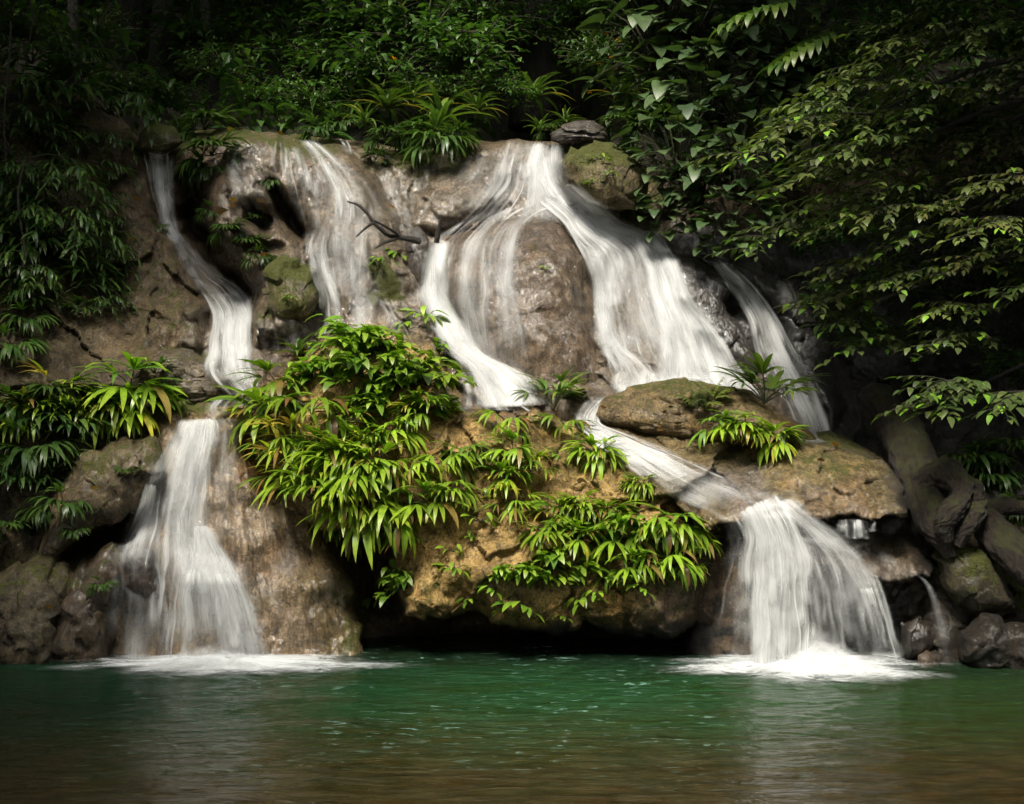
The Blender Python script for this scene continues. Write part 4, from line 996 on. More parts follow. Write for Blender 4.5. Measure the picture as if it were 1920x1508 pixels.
def plant(key, px, py, size, where, Y=None, lead=None, var=None, group=None, up=0.0):
    """one plant rooted on the rock at photo row/column, size = reach in photo pixels; copies share the prototype's leaf mesh"""
    nm, cat, mat, ld, _ = KINDS_[key]
    d = float(look(TOPD, px, py)) + 0.03 if Y is None else Y
    size = size * {'fan': 1.42, 'dfan': 1.38, 'broad': 1.22, 'bamboo': 1.36, 'seed': 1.3, 'heart': 1.3, 'palm': 1.2, 'bush': 1.15}.get(key, 1.1)
    sc = size * d / F
    if Y is None: d -= 0.18 * sc
    loc = at(px, py, d)
    e = empty(nm, loc, (lead or ld) + ' ' + where, cat, group or {'fan': 'fan-leaved plants on the wet rocks', 'dfan': 'dark fan-leaved plants on the shaded rocks', 'bush': 'shrubs of the dark forest'}.get(key, ld + 's'))
    pr = PROTO[key]; slot = pr[(var if var is not None else int(R.integers(len(pr)))) % len(pr)]
    if slot[2] is None:
        slot[2] = [slot[0].build('foliage', mat, e), slot[1].build('stems', M_STEM, e)]
    else:
        for o in slot[2]:
            c = o.copy(); COL.objects.link(c); c.parent = e
    sc *= U(0.82, 1.2)
    e.scale = (sc * U(0.92, 1.08), sc, sc * U(0.92, 1.08)); e.rotation_euler = (U(-0.12, 0.12) + up, U(-0.15, 0.15), U(-0.45, 0.45))
    return e


# --- the planted mound in the middle
FAN = [
    (520, 725, 88, 'farthest left on the mound, tips over the narrow stream'), (500, 778, 85, 'on the mound edge where the left fall begins'), (535, 825, 85, 'over the orange-stained rock beside the left fall'),
    (585, 775, 80, 'inside the left part of the mound under the bromeliad rock'), (600, 850, 80, 'low on the left shoulder of the mound'), (550, 890, 75, 'hanging from the left shoulder, leaves pointing at the left apron'),
    (640, 870, 85, 'centre left of the mound beneath the lichen-crusted stone'), (618, 935, 85, 'lower left of the mound with long bright blades'), (684, 965, 92, 'lowest big one on the left, yellow blades above the dark cleft'),
    (660, 900, 78, 'just above the lowest big yellow-bladed plant'), (735, 965, 85, 'right of the lowest big plant, blades over the cleft'), (705, 880, 72, 'mid-mound with broad yellowing blades'),
    (765, 885, 68, 'mid-mound, right of the broad yellowing blades'), (792, 945, 66, 'hanging at the right end of the leafy curtain'), (735, 815, 62, 'below the glossy broad-leaved shrubs'),
    (650, 795, 60, 'right beside the lichen-crusted stone'), (690, 1010, 66, 'hanging straight into the dark cleft'), (655, 960, 70, 'behind the lowest big yellow-bladed plant'), (585, 940, 66, 'at the lower left corner of the leafy curtain'), (760, 1000, 50, 'at the right side of the dark cleft'), (832, 872, 62, 'on the open ochre slope right of the leafy curtain'), (868, 852, 60, 'topmost of the pair on the open ochre slope'), (850, 918, 58, 'dangling low on the open ochre slope'),
    (790, 780, 62, 'under the right flank of the broad-leaved shrubs'), (565, 835, 70, 'tucked between the two left shoulder plants'), (690, 830, 60, 'in the very middle of the leafy curtain'), (640, 1000, 62, 'shaded, hanging into the top of the dark cleft'),
    (950, 795, 55, 'top of the vertical row left of the palm-like plant'), (962, 848, 58, 'second from the top in the vertical row'), (948, 900, 58, 'with yellow blades, third in the vertical row'), (962, 945, 56, 'lowest of the vertical row'), (995, 885, 46, 'just right of the vertical row'), (918, 852, 44, 'just left of the vertical row'),
    (1052, 962, 66, 'upper left of the right-hand leaf cluster'), (1092, 950, 60, 'crown of the right-hand leaf cluster'), (1142, 965, 62, 'upper right of the right-hand leaf cluster'), (1022, 1002, 66, 'left edge of the right-hand leaf cluster'), (1084, 1012, 70, 'heart of the right-hand leaf cluster'),
    (1150, 1015, 64, 'inner right of the right-hand leaf cluster'), (1222, 985, 85, 'biggest in the right-hand cluster, with wide yellow blades'), (1272, 985, 62, 'at the cluster edge nearest the right fall'), (1250, 1050, 68, 'hanging under the wide yellow blades'), (1302, 1020, 55, 'last before the right fall, tips yellow'),
    (1182, 1062, 56, 'low under the middle of the right-hand cluster'), (1292, 1068, 45, 'lowest before the right fall'), (1202, 912, 40, 'alone on the bare ochre top by the slanting stream'), (1115, 852, 52, 'sprawling flat beside the head of the slanting stream'), (1060, 800, 58, 'at the foot of the palm-like plant')]
for px, py, s_, w in FAN:
    plant('fan', px, py, s_, w)
for px, py, s_, w in ((1038, 770, 90, 'standing dark against the white chute by the dome'), (1432, 758, 108, 'growing on the ledge in front of the side fall')):
    plant('palm', px, py, s_, w)
for px, py, s_, w in ((655, 640, 62, 'crowning the very top of the mound'), (705, 655, 58, 'next right from the mound top'), (765, 690, 66, 'glossy, on the right shoulder of the mound top'), (802, 715, 62, 'glossy, at the mound edge by the white chute'),
                      (742, 730, 60, 'in the middle below the mound top'), (682, 700, 58, 'left of centre below the mound top'), (625, 700, 56, 'with yellow leaves over the lichen stone'), (588, 705, 50, 'at the left end of the row of broad leaves'), (800, 765, 52, 'lowest of the glossy ones, right side'), (705, 765, 50, 'deep green between lichen stone and glossy leaves'),
                      (825, 665, 42, 'thin-leaved, touching the white chute'), (1240, 1075, 42, 'under the wide yellow blades near the cave roof'), (965, 1078, 55, 'left half of the bottom fringe above the cave'), (1010, 1085, 58, 'centre of the bottom fringe with serrated leaves'), (1055, 1062, 50, 'right half of the bottom fringe above the cave'), (764, 1098, 50, 'at the edge of the cleft at the left corner of the cave'), (1170, 1085, 42, 'serrated leaves at the right end of the bottom fringe'), (1100, 990, 48, 'shaded among the right-hand cluster'), (1190, 1000, 48, 'beside the wide yellow blades, left')):
    plant('broad', px, py, s_, w)
for px, py, s_, w in ((800, 598, 42, 'stretching over the white chute from the mound top'), (855, 1072, 36, 'single on the bare ochre face left of centre'), (850, 1035, 26, 'tiny, above the single one on the ochre face'), (902, 980, 32, 'midway down the ochre face'), (905, 928, 24, 'pale, under the vertical row'), (880, 1130, 28, 'by the left cave roof'), (1062, 1160, 28, 'on the lowest knob over the cave'),
                      (985, 1145, 44, 'dangling furthest down into the cave mouth'), (1095, 1135, 36, 'pale, in the row on the cave brow'), (1120, 1120, 26, 'round-leaved, right end of the row on the cave brow'), (690, 1135, 36, 'in shadow at the foot of the cleft'), (1045, 860, 36, 'on the bare top below the palm-like plant'), (930, 1110, 30, 'left end of the bottom fringe'), (1125, 300, 22, 'on the round mossy boulder, upper'), (1150, 330, 24, 'on the round mossy boulder, centre'), (1112, 345, 20, 'on the round mossy boulder, lower left'), (1180, 405, 26, 'below the round mossy boulder'),
                      (1023, 505, 14, 'lone, on the big brown dome'), (550, 560, 18, 'on the dark green pitted boulder'), (752, 480, 36, 'lit yellow-green, beside the dead branch'), (715, 495, 32, 'on the mossy strip below the dead branch'), (885, 1010, 26, 'among bare ochre rock right of the leafy curtain'), (1205, 1110, 30, 'hanging under the right-hand cluster'), (640, 615, 36, 'yellow, highest leaves of the mound'), (765, 620, 34, 'dark stemmed, right of the mound top')):
    plant('seed', px, py, s_, w)
plant('strap', 560, 668, 52, 'on the rock left of the mound top by the narrow stream')
# --- left bank
for px, py, s_, w in ((243, 728, 118, 'brightest and largest on the left bank, by the creviced boulder'), (203, 770, 72, 'below the brightest one of the left bank'), (262, 775, 66, 'right under the brightest one, over the brown slab'), (112, 738, 84, 'upper middle of the left bank group, lighter than its neighbours'), (60, 795, 84, 'near the left photo edge, lighter than its neighbours'), (130, 812, 76, 'low centre of the left bank group, lighter than its neighbours')):
    plant('fan', px, py, s_, w)
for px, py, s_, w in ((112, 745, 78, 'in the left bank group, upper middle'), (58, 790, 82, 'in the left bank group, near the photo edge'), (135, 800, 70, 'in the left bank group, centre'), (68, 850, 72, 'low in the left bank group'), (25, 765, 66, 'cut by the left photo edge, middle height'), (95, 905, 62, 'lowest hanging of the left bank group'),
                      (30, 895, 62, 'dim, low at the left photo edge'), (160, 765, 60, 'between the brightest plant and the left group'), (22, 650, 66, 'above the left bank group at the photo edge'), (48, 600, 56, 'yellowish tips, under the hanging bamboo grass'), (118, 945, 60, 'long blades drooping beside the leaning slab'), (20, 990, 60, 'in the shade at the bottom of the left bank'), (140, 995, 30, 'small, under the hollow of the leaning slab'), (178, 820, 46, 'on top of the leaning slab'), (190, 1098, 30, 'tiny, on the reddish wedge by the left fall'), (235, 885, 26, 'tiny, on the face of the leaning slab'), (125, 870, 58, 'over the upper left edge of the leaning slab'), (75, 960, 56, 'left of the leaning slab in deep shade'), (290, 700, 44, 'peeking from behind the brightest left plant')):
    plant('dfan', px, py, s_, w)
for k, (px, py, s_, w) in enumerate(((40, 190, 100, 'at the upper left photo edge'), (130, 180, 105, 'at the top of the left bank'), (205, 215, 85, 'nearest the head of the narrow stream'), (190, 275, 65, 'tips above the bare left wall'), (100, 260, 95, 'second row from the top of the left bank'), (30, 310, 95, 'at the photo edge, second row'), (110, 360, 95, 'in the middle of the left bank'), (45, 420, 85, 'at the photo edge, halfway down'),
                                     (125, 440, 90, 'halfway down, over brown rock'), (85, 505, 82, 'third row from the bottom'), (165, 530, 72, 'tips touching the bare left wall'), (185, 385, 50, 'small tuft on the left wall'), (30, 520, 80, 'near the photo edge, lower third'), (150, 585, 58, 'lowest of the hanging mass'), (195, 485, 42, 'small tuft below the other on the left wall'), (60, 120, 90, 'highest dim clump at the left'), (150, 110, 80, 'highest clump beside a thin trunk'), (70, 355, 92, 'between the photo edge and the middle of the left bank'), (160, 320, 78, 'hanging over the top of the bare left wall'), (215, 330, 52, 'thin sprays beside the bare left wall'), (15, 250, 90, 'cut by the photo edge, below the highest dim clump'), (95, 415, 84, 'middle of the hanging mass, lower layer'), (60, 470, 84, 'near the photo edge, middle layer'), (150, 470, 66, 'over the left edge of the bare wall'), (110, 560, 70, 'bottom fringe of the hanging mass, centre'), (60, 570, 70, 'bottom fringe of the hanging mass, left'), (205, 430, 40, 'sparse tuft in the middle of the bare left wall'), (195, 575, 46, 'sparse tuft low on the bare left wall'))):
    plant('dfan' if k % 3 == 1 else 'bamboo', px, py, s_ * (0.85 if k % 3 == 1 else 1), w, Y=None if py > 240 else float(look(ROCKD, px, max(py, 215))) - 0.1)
# --- plants on the upper rocks
for px, py, s_, w in ((384, 244, 78, 'on the lip right of the narrow stream head'), (398, 292, 72, 'hanging below the lip right of the narrow stream'), (392, 325, 46, 'lowest of the tuft by the narrow stream'), (503, 345, 36, 'over the black crack left of the second cascade'), (480, 412, 30, 'in the small hollow of the middle rock'), (400, 400, 34, 'on the shadow edge of the narrow cleft'), (428, 434, 40, 'on the overhang of the narrow cleft'), (466, 458, 42, 'lower on the overhang of the narrow cleft'), (484, 486, 34, 'last on the overhang of the narrow cleft'), (300, 428, 22, 'small, on the bare left wall by the stream'),
                      (600, 245, 42, 'low, on the lip above the second cascade'), (640, 238, 34, 'low, right of the second cascade lip'), (705, 300, 34, 'clinging under the lip in the middle'), (820, 275, 66, 'hanging from the lip left of the uppermost curtain'), (785, 258, 52, 'on the lip, left of the hanging one'), (855, 262, 52, 'on the lip, right of the hanging one'), (722, 262, 46, 'on the lip among strap rosettes'), (1030, 245, 36, 'behind the top of the uppermost curtain'), (1240, 235, 60, 'pale, right above the round mossy boulder'), (1205, 250, 52, 'bright, touching the round mossy boulder'), (1160, 235, 50, 'behind the flat layered stone'), (1285, 255, 52, 'between mossy boulder and heart-leaved shrubs')):
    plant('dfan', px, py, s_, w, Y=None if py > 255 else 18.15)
for px, py, s_, w, Y in ((725, 205, 74, 'at the left of the lip group', 18.5), (830, 228, 84, 'yellow-tipped, centre of the lip group', 18.3), (893, 210, 74, 'at the right of the lip group', 18.5), (685, 232, 56, 'low left in the lip group', 18.4), (768, 190, 64, 'dark, behind the lip group', 18.9), (1062, 232, 50, 'small, behind the uppermost curtain', 18.8), (1012, 245, 38, 'low, left behind the uppermost curtain', 18.7),
                         (1182, 232, 76, 'tall, behind the round mossy boulder', 18.7), (1162, 185, 74, 'pale-backed, under the orange flowers', 19.2), (1225, 205, 66, 'right of the pale-backed one', 19.0), (1000, 185, 80, 'dim, in the dark gap above the curtain', 20.2)):
    plant('strap', px, py, s_, w, Y=Y)
# --- ledge and right bank
for px, py, s_, w in ((1352, 800, 52, 'left of three on the ledge foot'), (1395, 800, 50, 'middle of three on the ledge foot'), (1452, 828, 62, 'right of three on the ledge foot')):
    plant('fan', px, py, s_, w)
for px, py, s_, w in ((1308, 768, 56, 'on the mossy low boulder'), (1335, 748, 40, 'smaller, behind the other on the low boulder')):
    plant('fern', px, py, s_, w)
for px, py, s_, w in ((1822, 868, 66, 'left of the pair above the forked log'), (1892, 845, 76, 'right of the pair above the forked log'), (1860, 895, 56, 'below the pair above the forked log'), (1905, 950, 40, 'under the side root at the right photo edge'), (1912, 1000, 36, 'lowest at the right photo edge')):
    plant('dfan', px, py, s_, w, lead='mid-green fan-leaved plant')

# --- forest shrubs behind the lip
for k, (px, py, s_, Y, w) in enumerate(((725, 150, 120, 19.4, 'with an orange flower, left of the middle'), (800, 70, 135, 20.0, 'tall and light green at the top middle'), (880, 115, 120, 19.6, 'light green, right of the tall middle one'), (945, 165, 80, 19.2, 'small, overhanging the dark gap'), (680, 60, 120, 20.5, 'dim, left of the tall middle one'), (905, 30, 120, 20.8, 'cut by the top edge, right of middle'), (850, 175, 80, 19.2, 'low, behind the strap rosettes'),
                                        (985, 60, 90, 21.5, 'dark, at the edge of the black gap'), (1130, 110, 95, 19.8, 'with orange-yellow flowers above the mossy boulder'), (1085, 40, 90, 21.5, 'dim, above the flowered one'), (420, 130, 100, 20.5, 'yellow-green, over the middle rock'), (480, 185, 85, 19.8, 'low and yellowish, over the second cascade'), (545, 100, 110, 21.5, 'dim, between the trunks'), (590, 190, 85, 19.6, 'dark, behind the second cascade lip'),
                                        (360, 60, 90, 22.0, 'glowing faintly between two trunks'), (320, 190, 80, 19.6, 'dark, behind the narrow stream head'), (620, 130, 90, 20.5, 'dim, left of the flowered shrub'), (450, 30, 100, 23.0, 'almost black, at the top edge'), (250, 170, 85, 19.6, 'dark, beside the left bank'), (180, 60, 100, 20.5, 'speckled, near the top left corner'), (40, 60, 110, 19.5, 'in the top left corner'), (560, 30, 100, 23.0, 'far and dark, left of the tall middle one'))):
    plant('bush', px, py, s_, w, Y=Y)
for k, (px, py, s_, Y, w) in enumerate(((1235, 95, 95, 18.6, 'left of the glossy fronds'), (1300, 45, 100, 18.6, 'at the top edge near the glossy fronds'), (1345, 195, 90, 17.8, 'centre, below the glossy fronds'), (1275, 300, 80, 17.2, 'right of the round mossy boulder'), (1310, 365, 76, 16.9, 'lowest, over the wet black ledge'), (1385, 340, 80, 16.8, 'behind the first tree spray'), (1255, 385, 56, 17.0, 'hanging at the foot of the mossy boulder'), (1372, 415, 60, 16.7, 'lowest right, above the side fall'), (1395, 240, 80, 17.4, 'between fronds and tree sprays'), (1420, 150, 85, 17.8, 'behind the lower glossy frond'), (1225, 190, 72, 18.4, 'dim, behind the strap rosettes'), (1340, 110, 90, 18.3, 'under the upper glossy frond'), (1480, 60, 90, 18.0, 'right of the glossy fronds'))):
    plant('heart', px, py, s_, w, Y=Y)
for k, (px, py, s_, Y, w) in enumerate(((1560, 120, 120, 17.5, 'behind the upper tree sprays'), (1700, 60, 130, 17.0, 'black green at the top right'), (1850, 80, 140, 16.6, 'in the top right corner'), (1500, 330, 110, 16.8, 'behind the middle tree sprays'), (1640, 250, 130, 16.6, 'deep in the right-hand foliage'), (1800, 220, 140, 16.2, 'dark, right-hand foliage, upper'), (1900, 330, 130, 15.8, 'dark, cut by the right edge'), (1720, 400, 130, 16.2, 'dark, right-hand foliage, middle'), (1580, 440, 100, 16.6, 'above the hollow right of the side fall'), (1850, 500, 130, 15.8, 'dark, right-hand foliage, lower'), (1680, 540, 110, 16.2, 'dark green, low sprays over the hollow'), (1620, 620, 80, 16.2, 'lowest, over the hollow by the side fall'), (1780, 640, 90, 15.8, 'dim, above the log'), (1900, 700, 90, 15.4, 'nearly black at the right edge'), (1560, 560, 70, 16.6, 'small, beside the side fall'))):
    plant('bush', px, py, s_, w, Y=Y, lead='olive forest shrub', group='dark shrubs of the right bank')


def flowers(parts, host_label):
    for o in COL.objects:
        if o.get('label', '').endswith(host_label): host = o
    for px, py, Y in parts:
        lv = Leaves(); k = 9; p = at(px, py, Y)
        lv.blades(np.repeat(p[None], k, 0), np.linspace(0, 6.28, k), U(0.1, 1.2, k), 0.05, 0.026, 0.5, 0.4, 'ovate', 4, 0.2)
        o = lv.build('flower', M_FLOWER); bpy.context.view_layer.update()
        o.parent = host; o.matrix_parent_inverse = host.matrix_world.inverted()


bpy.context.view_layer.update()
flowers([(738, 110, 18.3)], 'with an orange flower, left of the middle')
flowers([(1112, 70, 18.9), (1136, 66, 18.9), (1158, 78, 18.9), (1146, 110, 18.9), (1150, 130, 18.9), (1120, 122, 18.9), (1106, 175, 18.9)], 'with orange-yellow flowers above the mossy boulder')

# --- undergrowth nobody could count
lv = Leaves(); n = 9000
ci = R.integers(0, V.shape[1], n); sd = 0.8 + 13 * R.random(n) ** 1.3
ux = V[0, ci, 0] * (1 + sd * 0.045); uy = V[0, ci, 1] + sd; uz = V[0, ci, 2] + 0.10 * sd + 0.5 * np.clip(sd - 1.5, 0, None) + U(0.0, 1.3, n) * (0.4 + 0.6 * (fbm(ux * 0.8, uy * 0.8, 0.2, 2) > 0))
gap = np.exp(-((ux - 0.6) / 0.8) ** 2) * (sd < 3.5)
k = gap < 0.3
ln = U(0.14, 0.34, n)
lv.blades(np.stack([ux, uy, uz], -1)[k], U(0, 6.28, n)[k], U(-0.7, 0.6, n)[k], ln[k], (ln * U(0.25, 0.5, n))[k], U(0.4, 1.2, n)[k], U(0, 0.85, n)[k], 'ovate', 4, 0.2, U(-0.5, 0.5, n)[k])
tag(lv.build('undergrowth', M_BUSH), 'dim leafy undergrowth filling the forest behind the falls', 'undergrowth', kind='stuff')

# --- forest trunks and lianas
for px, pyb, Y, r_, lean_, w in ((226, 240, 23.0, 0.26, -0.02, 'thickest black trunk near the top left'), (128, 200, 20.0, 0.06, 0.03, 'slim trunk left of the thickest one'), (300, 230, 22.5, 0.13, 0.05, 'dark trunk right of the thickest one'), (392, 230, 22.0, 0.06, -0.03, 'slim dark trunk over the yellow-green shrub'), (655, 230, 23.0, 0.16, 0.06, 'dim trunk left of the tall middle shrub'), (1010, 240, 22.0, 0.20, 0.04, 'dark trunk in the black gap above the curtain'), (1075, 220, 23.5, 0.15, -0.05, 'dark trunk right of the black gap'), (520, 220, 24.0, 0.14, 0.03, 'far trunk above the second cascade')):
    b = at(px, pyb, Y); tp = b + np.array([lean_ * 8, 0.5, 9.0])
    e = empty('forest_tree', b, w, 'tree', 'trees behind the falls')
    tb = Tubes(); t = np.linspace(0, 1, 14)[:, None]
    pts = (tp - b) * t + np.stack([0.12 * np.sin(t[:, 0] * 5 + px), 0 * t[:, 0], 0 * t[:, 0]], -1)
    tb.add(pts, r_ * (1.25 - 0.6 * t[:, 0] + 0.5 * np.exp(-t[:, 0] * 18)), 12, 0.10); tb.build('trunk', M_BARK, e)
    lv = Leaves(); n = 160; a = U(0, 6.28, n); q = U(0.2, 1, n) * 2.2
    org = (tp - b) + np.stack([q * np.cos(a), q * np.sin(a), U(-1.2, 1.4, n)], -1); ln = U(0.3, 0.5, n)
    lv.blades(org, a, U(-0.4, 0.4, n), ln, ln * 0.45, 0.7, U(0, 0.8, n), 'ovate', 4); lv.build('crown', M_BUSH, e)
for px, py0, py1, Y, w in ((14, 40, 460, 16.0, 'thin reddish liana hanging at the left photo edge'), (55, -40, 130, 17.0, 'thin pale liana in the top left corner'), (40, 300, 520, 15.6, 'fine liana among the bamboo grass')):
    tb = Tubes(); t = np.linspace(0, 1, 16); tb.add(at(px + 6 * np.sin(t * 7 + px), py0 + (py1 - py0) * t, Y + 0 * t), 0.012, 5)
    tag(tb.build('liana', M_LOG), w, 'liana', 'lianas of the left bank')


# --- tree with layered leafy sprays on the right
def spray_branch(tree, p0, p1, leaf, tone0, bright, rnd):
    """twig from p0 (inner) to p1 (tip) with alternate side twigs and two-ranked leaves, roughly in one drooping plane"""
    tb, lv = Tubes(), Leaves(); p0 = np.asarray(p0); p1 = np.asarray(p1); L = np.linalg.norm(p1 - p0)
    t = np.linspace(0, 1, 12)[:, None]; main = p0 + (p1 - p0) * t + np.array([0, 0, 1]) * (0.10 * L * np.sin(np.pi * t))
    tb.add(main, np.linspace(0.016, 0.004, 12), 5)
    dirv = (p1 - p0) / L; az0 = math.atan2(dirv[1], dirv[0])
    twigs = [(main, 1.0)]
    for s_ in np.linspace(0.06, 0.9, 12):
        o = np.array([np.interp(s_, t[:, 0], main[:, j]) for j in range(3)]); sg = 1 if len(twigs) % 2 else -1
        pts, _ = bend(o, az0 + sg * rnd.uniform(0.55, 1.0), rnd.uniform(-0.4, 0.35), L * rnd.uniform(0.25, 0.5) * (1.1 - 0.5 * s_), 0.5, 6)
        tb.add(pts, np.linspace(0.007, 0.003, 7), 4); twigs.append((pts, 0.8))
    for pts, _ in twigs:
        ll = np.linalg.norm(np.diff(pts, axis=0), axis=1).sum(); k = max(4, int(ll / (leaf * 0.40)))
        s_ = np.linspace(0.12, 1.0, k); org = np.stack([np.interp(s_, np.linspace(0, 1, len(pts)), pts[:, j]) for j in range(3)], -1)
        d = pts[-1] - pts[0]; az = math.atan2(d[1], d[0])
        a2 = az + np.where(np.arange(k) % 2, 1, -1) * rnd.uniform(0.5, 1.05, k); a2[-1] = az
        ln = leaf * rnd.uniform(0.75, 1.15, k)
        tipv = np.where((s_ > 0.8) & (rnd.random(k) < bright), rnd.uniform(0.5, 1, k), 0) if pts is main else np.where((s_ > 0.85) & (rnd.random(k) < bright * 0.5), 0.8, 0)
        lv.blades(org, a2, rnd.uniform(-0.45, 0.1, k), ln, ln * rnd.uniform(0.42, 0.52, k), rnd.uniform(0.4, 0.9, k), np.clip(tone0 + rnd.uniform(-0.3, 0.3, k), 0, 0.93), 'ovate', 5, 0.16, rnd.uniform(-0.4, 0.4, k), tipv)
    b = tb.build('branch', M_BARK, tree); lv.build('foliage', M_TREE, b)


def spray_tree(x, y, label, rows, Y0, seed):
    rnd = np.random.default_rng(seed)
    e = empty('overhanging_tree', (0, 0, 0), label, 'tree', 'trees leaning in from the right bank')
    tb = Tubes(); t = np.linspace(0, 1, 16)
    tr = np.stack([x + 0.5 * np.sin(t * 2.2), y + 0 * t, 0.6 + 9.5 * t], -1); tb.add(tr, np.linspace(0.24, 0.10, 16), 12, 0.12); tb.build('trunk', M_BARK, e)
    for k, (ax, ay, bx, by, br) in enumerate(rows):
        Y = Y0 + rnd.uniform(-0.8, 0.6)
        spray_branch(e, at(bx, by, Y + 0.7), at(ax, ay, Y), 0.135 * rnd.uniform(0.9, 1.1), rnd.uniform(0.25, 0.75), br, rnd)
    tb = Tubes()      # bare limbs from the trunk to the leafy sprays
    for ax, ay, bx, by, br in rows[::3]:
        q = at(bx, by, Y0 + 0.6); z0 = min(9.0, q[2] + 0.5); c = np.array([np.interp(z0, tr[:, 2], tr[:, j]) for j in range(3)])
        s_ = np.linspace(0, 1, 10)[:, None]; tb.add(c + (q - c) * s_ + np.array([0, 0, 0.3]) * np.sin(np.pi * s_), np.linspace(0.05, 0.016, 10), 6)
    tb.build('limbs', M_BARK, e)


spray_tree(6.3, 14.8, 'tree leaning in from the right with layered olive leaf sprays over the side fall',
           [(1372, 308, 1640, 215, .7), (1440, 372, 1650, 325, .5), (1390, 482, 1570, 405, 1.0), (1555, 428, 1810, 405, .6), (1500, 205, 1780, 175, .2), (1520, 245, 1770, 228, .3), (1605, 130, 1860, 65, .1), (1655, 475, 1830, 435, .8), (1650, 305, 1900, 262, .3), (1620, 355, 1760, 305, .4), (1560, 300, 1710, 262, .2), (1440, 255, 1610, 205, .3), (1480, 325, 1670, 292, .4), (1590, 392, 1770, 362, .4), (1470, 420, 1640, 380, .6), (1680, 235, 1870, 195, .2), (1700, 352, 1920, 332, .3), (1540, 170, 1740, 120, .1)], 14.6, 3)
spray_tree(7.4, 13.8, 'second tree at the right edge with low drooping sprays above the log',
           [(1510, 580, 1650, 562, 1.0), (1545, 622, 1650, 592, .6), (1580, 662, 1700, 642, .8), (1740, 592, 1850, 585, .7), (1735, 655, 1870, 640, .8), (1700, 772, 1810, 715, .8), (1755, 782, 1840, 720, .8), (1860, 778, 1950, 738, .5), (1780, 292, 1980, 245, .3), (1800, 382, 2000, 340, .3), (1885, 385, 2040, 340, .6), (1850, 482, 2000, 440, .3), (1760, 522, 1910, 482, .2), (1540, 522, 1710, 500, .2), (1820, 185, 2000, 125, .1), (1640, 542, 1790, 520, .3), (1875, 562, 2020, 540, .3), (1640, 60, 1910, 20, .1), (1800, 452, 1960, 420, .3), (1780, 100, 2000, 40, .1)], 14.1, 4)

# --- two glossy compound fronds high on the right
for (ax, ay), (bx, by), w in (((1372, 50), (1560, 15), 'upper glossy pinnate frond hanging over the heart-leaved shrubs'), ((1462, 128), (1620, 60), 'lower glossy pinnate frond, pale shine on its leaflets')):
    e = empty('compound_frond', (0, 0, 0), w, 'frond', 'glossy fronds high on the right')
    p0, p1 = at(bx, by, 16.2), at(ax, ay, 15.7); t = np.linspace(0, 1, 12)[:, None]
    pts = p0 + (p1 - p0) * t + np.array([0, 0, 0.14]) * np.sin(np.pi * t); tb = Tubes(); tb.add(pts, np.linspace(0.014, 0.006, 12), 5); tb.build('stalk', M_BARK, e)
    lv = Leaves(); k = 9; s_ = np.linspace(0.45, 1.0, k); org = np.stack([np.interp(s_, t[:, 0], pts[:, j]) for j in range(3)], -1); az = math.atan2(p1[1] - p0[1], p1[0] - p0[0])
    for sg in (-1, 1):
        ln = 0.40 * (1 - 0.3 * np.abs(s_ - 0.75)) + U(-0.03, 0.03, k)
        lv.blades(org, az + sg * np.linspace(1.25, 0.5, k), U(0.0, 0.3, k), ln, ln * 0.27, 1.5, U(0.2, 0.8, k), 'strap', 8, 0.3)
    lv.build('leaflets', M_STRAP, e)

# --- fallen log with gnarled fork, dead branch
def px_path(rows):
    P = np.array(rows, float)
    q = np.linspace(0, 1, 80); s_ = np.linspace(0, 1, len(P))
    P2 = np.stack([np.interp(q, s_, P[:, j]) for j in range(4)], -1)
    for _ in range(14): P2[1:-1] = 0.25 * P2[:-2] + 0.5 * P2[1:-1] + 0.25 * P2[2:]
    return at(P2[:, 0], P2[:, 1], P2[:, 2]), P2[:, 3] * P2[:, 2] / F


e = empty('fallen_log', (0, 0, 0), 'thick mossy fallen log with a gnarled forked end at the right of the ledge', 'log')
for nm, rows, rg in (('trunk', [(1640, 745, 16.1, 31), (1690, 808, 15.4, 36), (1716, 870, 14.8, 37), (1732, 925, 14.4, 37), (1750, 970, 14.05, 33), (1768, 1005, 13.85, 24), (1782, 1045, 13.8, 9)], 0.24),
                     ('root', [(1738, 915, 14.35, 30), (1772, 888, 14.2, 24), (1800, 902, 13.95, 19), (1806, 930, 13.8, 16), (1788, 955, 13.7, 18), (1772, 985, 13.68, 17), (1778, 1015, 13.68, 8)], 0.42),
                     ('root', [(1795, 905, 14.1, 15), (1822, 922, 13.95, 16), (1836, 944, 13.85, 14), (1826, 968, 13.78, 15), (1808, 992, 13.74, 15), (1795, 1024, 13.75, 8)], 0.45),
                     ('root', [(1800, 895, 14.2, 10), (1815, 905, 14.0, 11), (1832, 912, 13.9, 9), (1842, 925, 13.85, 4)], 0.4),
                     ('limb', [(1795, 955, 14.25, 14), (1835, 965, 14.1, 24), (1858, 995, 14.0, 29), (1900, 1038, 13.75, 31), (1960, 1085, 13.5, 33), (2050, 1150, 13.3, 34)], 0.24),
                     ('limb', [(1840, 962, 14.15, 20), (1880, 950, 14.1, 15), (1930, 955, 14.0, 12), (2000, 950, 13.9, 10)], 0.24)):
    pts, rr = px_path(rows); tb = Tubes(); tb.add(pts, rr, 56, rg); tb.build(nm, M_LOG, e)
e = empty('dead_branch', (0, 0, 0), 'black forked dead branch sticking out over the second cascade', 'branch')
